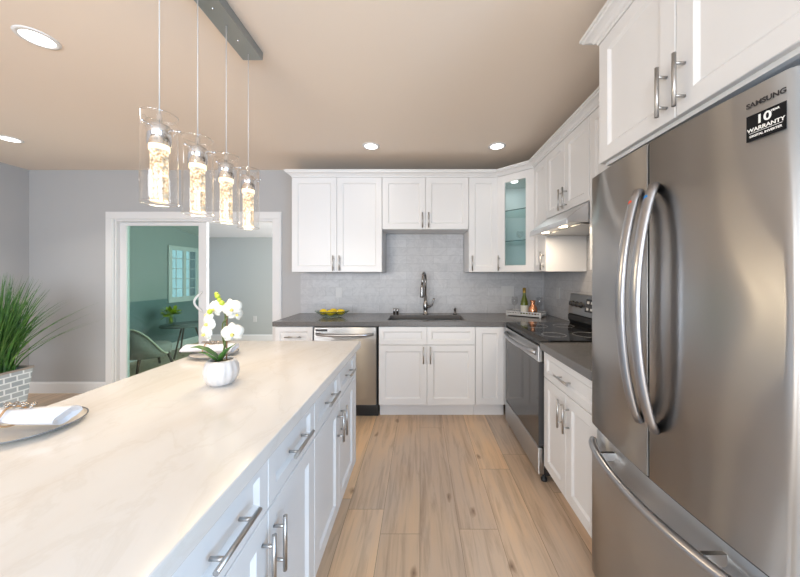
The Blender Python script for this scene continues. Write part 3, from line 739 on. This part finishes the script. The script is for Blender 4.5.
# sticker and maker's mark
def side_plane(y, z, off):
    sl = -2*BOW*((y-FM)/FH)/FH*-1           # dx/dy
    ey = Vector((-sl, -1, 0)).normalized(); ez = Vector((0, 0, 1)); n = ey.cross(ez)
    o = Vector((fx_(y), y, z)) + n*off
    m = Matrix((ey, ez, n)).transposed().to_4x4(); m.translation = o
    return m
def text(body, size, mtx, name, m, parent, sx=1.0, bold=0.0):
    c = bpy.data.curves.new(name, 'FONT'); c.body = body; c.size = size; c.align_x = 'CENTER'; c.align_y = 'CENTER'; c.extrude = 0.0002; c.offset = bold
    t = bpy.data.objects.new(name, c); COL.objects.link(t)
    bpy.context.view_layer.update()
    me = bpy.data.meshes.new_from_object(t.evaluated_get(bpy.context.evaluated_depsgraph_get()))
    bpy.data.objects.remove(t)
    me.transform(Matrix.Diagonal((sx, 1, 1, 1))); me.transform(mtx); me.materials.clear(); me.materials.append(m)
    o = bpy.data.objects.new(name, me); COL.objects.link(o); o.parent = parent
    return o
SYc, SZc = 0.6425, 1.661
mtx = side_plane(SYc, SZc, 0.0012)
sq = MB(); sq.box(-0.034, 0.034, -0.0285, 0.0285, -0.0006, 0.0004)
st_ = sq.build('warranty_sticker', M['sticker_black'], rd_); st_.data.transform(mtx); st_['label'] = 'black sticker reading 10 WARRANTY'
def at_(u, v): return mtx @ Matrix.Translation((u, v, 0.0007))
text('10', 0.026, at_(-0.003, 0.013), 'lettering', M['print_white'], st_, 1.05, 0.0006)
text('YEAR', 0.006, at_(0.0165, 0.0205), 'lettering', M['print_white'], st_, 1.0, 0.0002)
text('WARRANTY', 0.0115, at_(0.0, -0.0055), 'lettering', M['print_white'], st_, 1.0, 0.0003)
text('DIGITAL INVERTER', 0.0065, at_(0.0, -0.019), 'lettering', M['print_white'], st_, 1.0, 0.0002)
ln = MB().box(-0.028, 0.028, -0.0124, -0.0116, -0.0002, 0.0002).build('rule_line', M['print_white'], st_); ln.data.transform(at_(0, 0))
text('SAMSUNG', 0.0150, side_plane(0.643, 1.712, 0.0006), 'maker_mark', M['logo_grey'], rd_, 1.0, 0.0005)

# ------------------------------------------------------------------ ceiling lights
def downlight(x, y, label, power=1.0, r=0.080):
    t = thing('recessed_light', label, 'ceiling light', (x, y, CEIL))
    MB().lathe([(r*0.74, -0.001), (r*0.76, -0.006), (r*0.97, -0.004), (r, 0.0), (r*0.74, 0.0)], seg=40).build('trim_ring', M['white_trim'], t)
    MB().lathe([(0, -0.003), (r*0.745, -0.003), (r*0.745, -0.0005), (0, -0.0005)], seg=40).build('lens', M['lamp_face'], t)
    area('downlight', (x, y, CEIL-0.012), (0, 0, 0), r*1.4, 0, DOWN_W*power, WARM, 'DISK', 1.75)
downlight(-1.92, 1.506, 'round recessed ceiling light nearest the camera, left of the pendant lamps')
downlight(-3.59, 2.625, 'round recessed ceiling light near the wall behind the grass plant')
downlight(-0.452, 2.77, 'round recessed ceiling light above the sink side, left of its twin', 0.09)
downlight(0.711, 2.77, 'round recessed ceiling light near the glass-fronted corner cabinet', 0.09)

# pendant fixture
PX, PY = -0.893, [1.028, 1.205, 1.383, 1.560]
pl = thing('pendant_light', 'four-lamp pendant fixture with clear glass cylinders over the island', 'pendant light', (PX, (PY[0]+PY[3])/2, CEIL))
L0 = -(PY[3]-PY[0])/2
MB().box(-0.053, 0.053, L0-0.045, -L0+0.045, -0.042, 0).build('ceiling_bar', M['bar'], pl, bevel=0.002)
for i in range(3):
    MB().lathe([(0, -0.005), (0.004, -0.004), (0.005, 0)], (0, L0+(i+0.5)*0.1773, -0.0422), 12).build('screw', M['nickel'], pl)
proto = None
for k in range(4):
    y = L0+k*(PY[3]-PY[0])/3
    MB().cyl((0, y, -0.042), (0, y, -0.633), 0.0017, 8).build('cord', M['cord'], pl)
    if proto is None:
        proto = MB().lathe([(0.052, 0), (0.052, 0.302), (0.0498, 0.302), (0.0498, 0.0)], seg=48).build('glass_shade', M['shade_glass'], pl)
        for z in (0.0, 0.302):
            MB().tube([(0.0509*math.cos(2*PI*i/48), 0.0509*math.sin(2*PI*i/48), z) for i in range(48)], 0.0016, 8, closed=True).build('rim', M['rim_glass'], proto)
        MB().lathe([(0, 0.198), (0.033, 0.198), (0.033, 0.262), (0.030, 0.267), (0.010, 0.269), (0.007, 0.304), (0.003, 0.312), (0, 0.312)], seg=32).build('cap', M['chrome'], proto)
        br = MB()
        for a in range(3):
            c_, s_ = math.cos(a*2*PI/3+0.4), math.sin(a*2*PI/3+0.4)
            br.cyl((c_*0.03, s_*0.03, 0.256), (c_*0.056, s_*0.056, 0.256), 0.003, 8)
            br.ellipsoid((c_*0.056, s_*0.056, 0.256), 0.0055, 0.0055, 0.0055, 10, 6)
        br.build('shade_bracket', M['chrome'], proto)
        MB().lathe([(0, 0.004), (0.025, 0.004), (0.025, 0.197), (0, 0.197)], seg=32).build('bubble_rod', M['rod'], proto)
        MB().lathe([(0.0255, 0.180), (0.029, 0.180), (0.029, 0.1975), (0.0255, 0.1975)], seg=32).build('glow_collar', M['rod_rim'], proto)
        s0 = proto
    else:
        s0 = copy_tree(proto)
    s0.location = (0, y, 1.580-CEIL)
    d = bpy.data.lights.new('pendant_bulb', 'POINT'); d.energy = 4.0; d.color = (1.0, 0.80, 0.55); d.shadow_soft_size = 0.03
    o = bpy.data.objects.new('pendant_bulb', d); COL.objects.link(o); o.location = (PX, PY[k], 1.56)

# ------------------------------------------------------------------ outlets
def outlet(name, label, loc, rz, gang=1):
    t = thing(name, label, 'outlet', loc, rz); wv = 0.072*gang
    MB().box(-wv/2, wv/2, -0.006, -0.0003, -0.058, 0.058).build('plate', M['outlet'], t, bevel=0.002)
    sl = MB()
    for g_ in range(gang):
        cx = -wv/2+0.036+g_*0.072
        for dz in (-0.02, 0.02): sl.box(cx-0.015, cx+0.015, -0.0075, -0.0055, dz-0.014, dz+0.014)
    sl.build('socket', M['outlet'], t)
outlet('wall_outlet', 'white wall outlet on the tile above the bowl of lemons', (px(339, 3.392), WB-0.008, 1.137), 0)
outlet('wall_outlet', 'white double-wide wall outlet on the tile behind the tray', (px(507.5, 3.392), WB-0.008, 1.15), 0, 2)
outlet('wall_outlet', 'white wall outlet on the side wall between tray and range', (WR-0.008, 3.03, 1.15), -PI/2)
outlet('wall_outlet', 'white wall outlet on the far wall through the open doorway', (px(255, SY), SY, 0.44), 0)

# ------------------------------------------------------------------ lemons in bowl
CT = 0.9052
bx_, by_ = px(332.3, 3.08), 3.08
bp = [(0.0, 0.004), (0.07, 0.004), (0.10, 0.014), (0.150, 0.045), (0.178, 0.066), (0.181, 0.064), (0.152, 0.040), (0.10, 0.006), (0.075, 0.0), (0, 0)]
bo = tag(MB().lathe(bp, seg=40).build('fruit_bowl', M['bowl_glass']), 'wide shallow glass bowl holding lemons on the grey counter', 'bowl')
bo.location = (bx_, by_, CT); bo.scale = (1, 0.72, 1)
def lemon(dx, dy, dz, rz, label):
    prof = [(0, -0.046), (0.007, -0.043), (0.014, -0.036), (0.026, -0.022), (0.031, 0.0), (0.026, 0.022), (0.014, 0.036), (0.007, 0.043), (0, 0.046)]
    o = tag(MB().lathe(prof, seg=20).build('lemon', M['yellow']), label, 'lemon', 'lemons in the glass bowl')
    o.location = (bx_+dx, by_+dy, CT+dz); o.rotation_euler = (PI/2, 0, rz)
lemon(-0.092, 0.0, 0.052, 1.2, 'yellow lemon at the left end of the bowl')
lemon(-0.008, -0.038, 0.047, 1.65, 'yellow lemon at the front middle of the bowl')
lemon(0.086, 0.0, 0.052, 1.9, 'yellow lemon at the right end of the bowl')
lemon(0.0, 0.038, 0.052, 1.5, 'yellow lemon at the back of the bowl, partly hidden')

# ------------------------------------------------------------------ tray with bottle, copper jar and glasses
ta = math.atan2(-0.6, 0.8)
tr = thing('serving_tray', 'rectangular silver tray with pierced sides in the counter corner', 'tray', (1.120, 3.170, CT), ta)
tw, td, th = 0.36, 0.20, 0.052
MB().box(-tw/2, tw/2, -td/2, td/2, 0.012, 0.018).build('bottom', M['tray'], tr)
def pierced(name, n, L_):
    us = [-L_/2, -L_/2+0.012]; step = (L_-0.024)/n
    for i in range(n): us += [-L_/2+0.012+step*i+step*0.72, -L_/2+0.012+step*(i+1)]
    skip = {(1+2*i, 1) for i in range(n)}
    return us+[L_/2], [0.008, 0.028, 0.042, th], skip
us, vs_, sk_ = pierced('', 12, tw)
for y in (-td/2, td/2-0.006): MB().cells(us, vs_, sk_, y, y+0.006, xz).build('side', M['tray'], tr)
us, vs_, sk_ = pierced('', 7, td-0.0124)
for x in (-tw/2, tw/2-0.006): MB().cells(us, vs_, sk_, x, x+0.006, yz).build('side', M['tray'], tr)
for x in (-1, 1):
    for y in (-1, 1): MB().box(x*(tw/2-0.012)-0.008, x*(tw/2-0.012)+0.008, y*(td/2-0.012)-0.008, y*(td/2-0.012)+0.008, 0, 0.012).build('foot', M['tray'], tr)
TZ = CT+0.0185
wb = thing('wine_bottle', 'slim green wine bottle standing in the silver tray', 'bottle', (1.095, 3.15, TZ))
MB().lathe([(0, 0), (0.036, 0), (0.038, 0.004), (0.038, 0.11), (0.034, 0.14), (0.018, 0.19), (0.0145, 0.215), (0.0145, 0.262), (0.016, 0.264), (0.016, 0.275), (0, 0.276)], seg=28).build('glass_body', M['bottle'], wb)
MB().lathe([(0.0385, 0.03), (0.0385, 0.095)], seg=28).build('paper_label', M['label_paper'], wb)
MB().lathe([(0.0165, 0.225), (0.0168, 0.277), (0, 0.2775)], seg=24).build('capsule', mat('gold_foil', (0.42, 0.27, 0.05, 1), 0.4, 0.6), wb)
cj = tag(MB().lathe([(0, 0), (0.036, 0), (0.044, 0.02), (0.044, 0.06), (0.032, 0.092), (0.022, 0.108), (0.022, 0.128), (0.030, 0.15), (0.027, 0.15), (0.018, 0.128), (0.018, 0.108), (0, 0.1)], seg=28).build('carafe', M['copper']), 'small polished copper carafe beside the wine bottle', 'carafe')
cj.location = (1.160, 3.085, TZ)
WGP = [(0, 0), (0.032, 0), (0.031, 0.003), (0.005, 0.008), (0.004, 0.075), (0.02, 0.09), (0.034, 0.115), (0.035, 0.14), (0.029, 0.18), (0.028, 0.18), (0.033, 0.14), (0.032, 0.116), (0.018, 0.094), (0, 0.086)]
g0 = tag(MB().lathe(WGP, seg=24).build('wine_glass', M['glass']), 'clear wine glass on the tray left of the bottle', 'glass'); g0.location = (1.02, 3.23, TZ)
g1_ = g0.copy(); COL.objects.link(g1_); g1_.location = (1.235, 3.10, TZ); g1_['label'] = 'clear wine glass on the tray right of the copper carafe'
# glassware inside the corner cabinet
CGP = [(0, 0), (0.026, 0), (0.025, 0.003), (0.004, 0.006), (0.004, 0.03), (0.03, 0.045), (0.036, 0.075), (0.033, 0.10), (0.031, 0.10), (0.034, 0.075), (0.028, 0.047), (0, 0.034)]
c0 = tag(MB().lathe(CGP, seg=20).build('goblet', M['glass']), 'clear goblet on the lower cabinet shelf, left one', 'glass'); c0.location = (1.02, 3.06, UZ+SH[0]+0.0075)
for (x, y, z, lb) in ((1.10, 3.01, SH[0]+0.0075, 'clear goblet on the lower cabinet shelf, right one'), (1.12, 3.02, 0.0185, 'clear goblet standing on the floor of the glass corner cabinet')):
    c = c0.copy(); COL.objects.link(c); c.location = (x, y, UZ+z); c['label'] = lb

# ------------------------------------------------------------------ place settings on the island
IT = 0.9052
def setting(y, lab_plate, lab_nap, lab_ring, cx=-1.095):
    p = thing('dinner_plate', lab_plate, 'plate', (cx, y, IT))
    MB().lathe([(0, 0.006), (0.07, 0.006), (0.085, 0.010), (0.110, 0.017), (0.110, 0.0155), (0.086, 0.0068), (0.07, 0.0), (0, 0.0)], seg=48).build('dish', M['plate'], p)
    MB().tube([(0.1105*math.cos(2*PI*i/48), 0.1105*math.sin(2*PI*i/48), 0.0165) for i in range(48)], 0.0020, 6, closed=True).build('rim', M['plate_rim'], p)
    # napkin: flat roll with soft folds, flaring to the free ends
    n = MB(); rows = []
    xs = [i/28 for i in range(29)]
    for s_ in xs:
        X = -0.150+0.262*s_
        pinch = math.exp(-((X+0.035)/0.03)**2)
        ry = 0.031-0.0105*pinch+0.004*s_; rz_ = 0.020-0.0025*pinch+0.002*s_**3
        row = []
        for k in range(20):
            a = 2*PI*k/20
            rip = 1+0.07*math.sin(4*a+2*s_)+0.035*math.sin(9*a-5*s_)
            row.append(n.bm.verts.new((X+0.012*math.sin(a), ry*rip*math.cos(a), rz_*rip*math.sin(a))))
        rows.append(row)
    for A, B in zip(rows, rows[1:]):
        for k in range(20):
            f = n.bm.faces.new((A[k], A[(k+1)%20], B[(k+1)%20], B[k])); f.smooth = True
    for R_, s_ in ((rows[0], -1), (rows[-1], 1)):
        c_ = sum((v.co for v in R_), Vector())/20
        inner = [n.bm.verts.new(c_+(v.co-c_)*0.55-Vector((s_*0.012, 0, 0))) for v in R_]
        for k in range(20): n.bm.faces.new((R_[k], R_[(k+1)%20], inner[(k+1)%20], inner[k]))
        n.bm.faces.new(inner)
    o = tag(n.build('napkin', M['napkin']), lab_nap, 'napkin')
    o.location = (cx-0.003, y-0.005, IT+0.0415); o.rotation_euler = (0, 0, 0.05)
    r = thing('napkin_ring', lab_ring, 'napkin ring', (cx-0.038, y-0.007, IT+0.0415), 0.05)
    MB().tube([(0.004*math.sin(3*2*PI*i/28), 0.0305*math.cos(2*PI*i/28), 0.0245*math.sin(2*PI*i/28)) for i in range(28)], 0.0026, 8, closed=True).build('band', M['ring'], r)
    bb = MB(); random.seed(3)
    for i in range(16):
        bb.ellipsoid((random.uniform(-0.03, 0.075), random.uniform(-0.012, 0.016), 0.0285+random.uniform(0, 0.004)), 0.005, 0.005, 0.004, 8, 6)
    bb.build('bead_cluster', M['bead'], r)
setting(0.832, 'dinner plate with dark rim at the near island setting', 'rolled white napkin on the near plate beside the grass plant', 'beaded tan napkin ring around the near napkin', -1.085)
setting(1.60, 'dinner plate with dark rim behind the orchid pot', 'rolled white napkin on the plate behind the orchid', 'beaded tan napkin ring on the napkin behind the orchid')

# ------------------------------------------------------------------ orchid
OX, OY = px(221.5, 1.185), 1.185
oc = thing('potted_orchid', 'white orchid in a round ribbed white pot on the island', 'orchid', (OX, OY, IT))
rib = lambda a, r, z: r*(1+0.022*math.cos(14*a)*(1 if r > 0.03 else 0))
MB().lathe([(0, 0), (0.034, 0), (0.046, 0.010), (0.057, 0.028), (0.0615, 0.050), (0.059, 0.072), (0.051, 0.091), (0.044, 0.098), (0.041, 0.096), (0.046, 0.086), (0.046, 0.07), (0, 0.07)], seg=84, fn=rib).build('pot', M['pot'], oc)
MB().lathe([(0, 0.094), (0.02, 0.0925), (0.042, 0.084)], seg=28).build('moss', M['soil'], oc)
def leaf(pts, wmax, name='leaf'):
    mb = MB(); pts = [Vector(p) for p in pts]; n = len(pts); rows = []
    for i, p in enumerate(pts):
        s_ = i/(n-1); t = (pts[min(i+1, n-1)]-pts[max(i-1, 0)]).normalized()
        side = t.cross(Vector((0, 0, 1))).normalized() if abs(t.z) < 0.98 else Vector((1, 0, 0)); up = side.cross(t)
        ww = wmax*(math.sin(PI*(0.12+0.88*s_))**0.8) if s_ < 0.999 else 0.0008
        rows.append([mb.bm.verts.new(p+side*ww*k+up*abs(k)*ww*0.35) for k in (-1, -0.5, 0, 0.5, 1)]+[mb.bm.verts.new(p+side*ww*k+up*(abs(k)*ww*0.35-0.0012)) for k in (1, 0.5, 0, -0.5, -1)])
    for A, B in zip(rows, rows[1:]):
        for k in range(10):
            f = mb.bm.faces.new((A[k], A[(k+1)%10], B[(k+1)%10], B[k])); f.smooth = True
    mb.bm.faces.new(rows[0]); mb.bm.faces.new(rows[-1][::-1])
    return mb.build(name, M['green'], oc)
leaf([(-0.005, 0, 0.09), (-0.025, -0.01, 0.115), (-0.05, -0.02, 0.137), (-0.075, -0.03, 0.15), (-0.098, -0.035, 0.152)], 0.024)
leaf([(-0.01, -0.01, 0.09), (-0.022, -0.03, 0.112), (-0.032, -0.045, 0.130), (-0.045, -0.06, 0.14)], 0.020)
leaf([(0.0, -0.01, 0.09), (0.02, -0.02, 0.118), (0.045, -0.03, 0.142), (0.08, -0.035, 0.168)], 0.016)
MB().tube([(0.0, 0, 0.09), (0.012, 0.002, 0.15), (0.014, 0.003, 0.21), (0.013, 0.003, 0.27), (0.004, 0.0, 0.315), (-0.006, -0.004, 0.345)], [0.004, 0.004, 0.0035, 0.003, 0.0025, 0.002], 8).build('stem', M['stem'], oc)
MB().cyl((0.016, 0.006, 0.085), (0.018, 0.006, 0.30), 0.003, 8).build('stake', M['stick'], oc)
MB().tube([(0.012, 0, 0.14), (0.002, 0, 0.20), (0.008, -0.004, 0.24), (0.030, -0.01, 0.265)], 0.0025, 8).build('stem', M['stem'], oc)
def flower(c, nrm_, size, roll=0.0):
    n = Vector(nrm_).normalized(); u = n.cross(Vector((0, 0, 1))).normalized(); v_ = u.cross(n)*-1
    if v_.z < 0: v_ = -v_
    R_ = Matrix((u, v_, n)).transposed()
    mb = MB()
    specs = [(PI/2, 1.0, 0.40), (PI/2+2.3, 0.95, 0.36), (PI/2-2.3, 0.95, 0.36), (0.25, 1.0, 0.62), (PI-0.25, 1.0, 0.62)]
    for j, (a, ln_, wd_) in enumerate(specs):
        a += roll; rows = []
        d = Vector((math.cos(a), math.sin(a), 0)); q = Vector((-d.y, d.x, 0))
        for i in range(8):
            s_ = i/7; wv = size*wd_*(math.sin(PI*(0.08+0.90*s_))**0.62)
            z = 0.10*size*math.sin(PI*s_*0.9)+(0.05*size if j >= 3 else 0)-0.28*size*s_**2.2
            rows.append([mb.bm.verts.new(R_ @ (d*size*ln_*s_+q*wv*k+Vector((0, 0, z-abs(k)**2*wv*0.30+(0.0 if lay else -0.0012))))+Vector(c)) for lay in (1, 0) for k in ((-1, -0.5, 0, 0.5, 1) if lay else (1, 0.5, 0, -0.5, -1))])
        for A, B in zip(rows, rows[1:]):
            for k in range(10):
                f = mb.bm.faces.new((A[k], A[(k+1)%10], B[(k+1)%10], B[k])); f.smooth = True
        mb.bm.faces.new(rows[0]); mb.bm.faces.new(rows[-1][::-1])
    fl = mb.build('flower', M['petal'], oc)
    lp = MB().ellipsoid(Vector(c)+R_ @ Vector((0, -size*0.20, size*0.14)), size*0.17, size*0.17, size*0.2, 10, 8, R_)
    lp.build('flower_lip', M['lip'], fl)
for c, n, s_, r in (((-0.020, -0.015, 0.300), (-0.3, -1, 0.1), 0.040, 0.2), ((0.048, -0.012, 0.300), (0.35, -1, 0.05), 0.042, -0.3),
                    ((-0.040, -0.022, 0.245), (-0.45, -1, 0.0), 0.042, 0.5), ((0.055, -0.02, 0.205), (0.4, -1, 0.1), 0.046, -0.1),
                    ((-0.052, -0.02, 0.205), (-0.5, -1, -0.05), 0.040, 0.1), ((0.052, 0.012, 0.275), (0.8, -0.5, 0.1), 0.034, 0.3),
                    ((-0.058, 0.005, 0.275), (-0.7, -0.8, 0.2), 0.036, 0.0)):
    flower(c, n, s_*0.88, r)
for (x, y, z, r) in ((-0.008, -0.012, 0.347, 0.010), (-0.002, -0.010, 0.333, 0.009), (0.020, -0.028, 0.322, 0.010), (-0.018, -0.040, 0.290, 0.010), (-0.012, -0.012, 0.356, 0.008)):
    MB().ellipsoid((x, y, z), r, r*0.8, r, 12, 8).build('bud', M['bud'], oc)

# ------------------------------------------------------------------ tall grass plant
gp = thing('potted_grass_plant', 'tall green ornamental grass in a woven grey planter', 'potted plant', (-3.72, 2.60, 0))
def sq_ring(h, rr=0.03):
    pts = []
    for cx, cy, a0 in ((1, 1, 0), (-1, 1, PI/2), (-1, -1, PI), (1, -1, 3*PI/2)):
        for i in range(5):
            a = a0+PI/2*i/4; pts.append((cx*(h-rr)+rr*math.cos(a), cy*(h-rr)+rr*math.sin(a)))
    return pts
pm = MB(); rows = [[pm.bm.verts.new((x, y, z)) for x, y in sq_ring(h)] for h, z in ((0.13, 0.0), (0.168, 0.475), (0.17, 0.49), (0.158, 0.49), (0.156, 0.42))]
for A, B in zip(rows, rows[1:]):
    for k in range(20): pm.bm.faces.new((A[k], A[(k+1)%20], B[(k+1)%20], B[k]))
pm.bm.faces.new(rows[0][::-1]); pm.bm.faces.new(rows[-1])
pm.build('planter', M['weave'], gp)
rm = MB(); ro = [rm.bm.verts.new((x, y, z)) for z in (0.484, 0.50) for x, y in sq_ring(0.175)]; ri = [rm.bm.verts.new((x, y, z)) for z in (0.484, 0.50) for x, y in sq_ring(0.156)]
for k in range(20):
    k2 = (k+1) % 20
    rm.bm.faces.new((ro[k], ro[k2], ro[20+k2], ro[20+k])); rm.bm.faces.new((ri[k2], ri[k], ri[20+k], ri[20+k2])); rm.bm.faces.new((ro[20+k], ro[20+k2], ri[20+k2], ri[20+k])); rm.bm.faces.new((ro[k2], ro[k], ri[k], ri[k2]))
rm.build('rim', M['planter_rim'], gp)
random.seed(11); gb = MB()
for i in range(640):
    a = random.uniform(0, 2*PI); r0 = random.uniform(0, 0.12); lean = abs(random.gauss(0, 0.19))+0.01
    if random.random() < 0.05: lean += random.uniform(0.2, 0.45)
    if math.cos(a) < -0.2: lean = min(lean, 0.45)
    hgt = random.uniform(0.55, 1.0)*(1-0.35*min(lean, 0.8)); wv = random.uniform(0.004, 0.0075)
    bx0, by0 = r0*math.cos(a), r0*math.sin(a); ca, sa = math.cos(a), math.sin(a); prev = None; n = 7
    tw_ = random.uniform(0, PI)
    for j in range(n+1):
        s_ = j/n; out = lean*(s_**1.7); z = 0.425+hgt*(s_-0.18*lean*s_**3)
        c_ = Vector((bx0+ca*out, by0+sa*out, z)); ww = wv*(1-s_**2.2)+0.0003
        sd_ = Vector((math.cos(tw_), math.sin(tw_), 0))*ww
        cur = [gb.bm.verts.new(c_-sd_), gb.bm.verts.new(c_+Vector((-sd_.y, sd_.x, 0))*0.35), gb.bm.verts.new(c_+sd_)]
        if prev:
            for q in range(2):
                f = gb.bm.faces.new((prev[q], prev[q+1], cur[q+1], cur[q])); f.smooth = True
        prev = cur
gb.build('foliage', M['blade'], gp, recalc=False)

# ------------------------------------------------------------------ furniture in the sunroom
ch = thing('tub_chair', 'grey tub chair with pale piping seen through green glass', 'chair', (-3.84, 4.25, 0), PI-0.5)
sh = MB(); rows = []; NN = 26
def rim_h(t): return 0.24+0.38*(0.5+0.5*math.cos(min(1, abs(t)**1.9)*PI))
for i in range(NN+1):
    t = -1+2*i/NN; a = PI/2+t*PI*0.62
    ro_, ri_ = 0.30, 0.25; zt = rim_h(t)
    o_ = lambda r, z: sh.bm.verts.new((r*math.cos(a), r*math.sin(a), z))
    rows.append([o_(0.265, 0.20), o_(ro_, zt), o_(ri_, zt), o_(0.225, 0.20)])
for A, B in zip(rows, rows[1:]):
    for k in range(4):
        f = sh.bm.faces.new((A[k], A[(k+1)%4], B[(k+1)%4], B[k])); f.smooth = k in (0, 2)
sh.bm.faces.new(rows[0]); sh.bm.faces.new(rows[-1][::-1])
bk_ = sh.build('backrest', M['chair_fabric'], ch)
MB().tube([(0.302*math.cos(PI/2+t*PI*0.62), 0.302*math.sin(PI/2+t*PI*0.62), rim_h(t)+0.004) for t in [-1+2*i/40 for i in range(41)]], 0.011, 8).build('piping', M['chair_piping'], bk_)
MB().lathe([(0, 0.20), (0.22, 0.20), (0.23, 0.22), (0.235, 0.33), (0.21, 0.36), (0, 0.37)], (0, -0.02, 0), 32).build('seat', M['chair_fabric'], ch)
for sx_ in (-1, 1):
    for sy_ in (-1, 1): MB().tube([(sx_*0.15, sy_*0.14, 0.30), (sx_*0.23, sy_*0.21, 0.0)], [0.022, 0.013], 12).build('leg', M['wood_dark'], ch)
tb = thing('side_table', 'round dark side table beside the tub chair behind green glass', 'table', (px(187, 5.0), 5.0, 0))
MB().lathe([(0, 0.50), (0.36, 0.50), (0.36, 0.52), (0, 0.52)], seg=40).build('tabletop', M['table_grey'], tb)
for k in range(3):
    a = k*2*PI/3+0.5; MB().tube([(0.10*math.cos(a), 0.10*math.sin(a), 0.50), (0.26*math.cos(a), 0.26*math.sin(a), 0)], 0.012, 10).build('leg', M['wood_dark'], tb)
vz = thing('flower_vase', 'bushy green plant in a glass vase on the side table', 'plant', (px(171, 4.95), 4.95, 0.5205))
MB().lathe([(0, 0), (0.06, 0), (0.065, 0.01), (0.06, 0.12), (0.055, 0.12), (0.058, 0.012), (0, 0.008)], seg=24).build('vase', M['glass'], vz)
lf = MB(); random.seed(5)
for i in range(90):
    d = Vector((random.gauss(0, 1), random.gauss(0, 1), random.uniform(-0.3, 1.2))).normalized(); c_ = Vector((0, 0, 0.17))+d*random.uniform(0.05, 0.14)
    e1 = d.cross(Vector((0.3, 0.2, 1))).normalized()*0.03; e2 = d*0.04
    lf.bm.faces.new([lf.bm.verts.new(p) for p in (c_-e2, c_+e1, c_+e2, c_-e1)])
for i in range(7): lf.cyl((random.uniform(-0.03, 0.03), random.uniform(-0.03, 0.03), 0.01), (random.uniform(-0.06, 0.06), random.uniform(-0.06, 0.06), 0.2), 0.003, 6)
lf.build('leaf_bunch', M['bud'], vz, recalc=False)
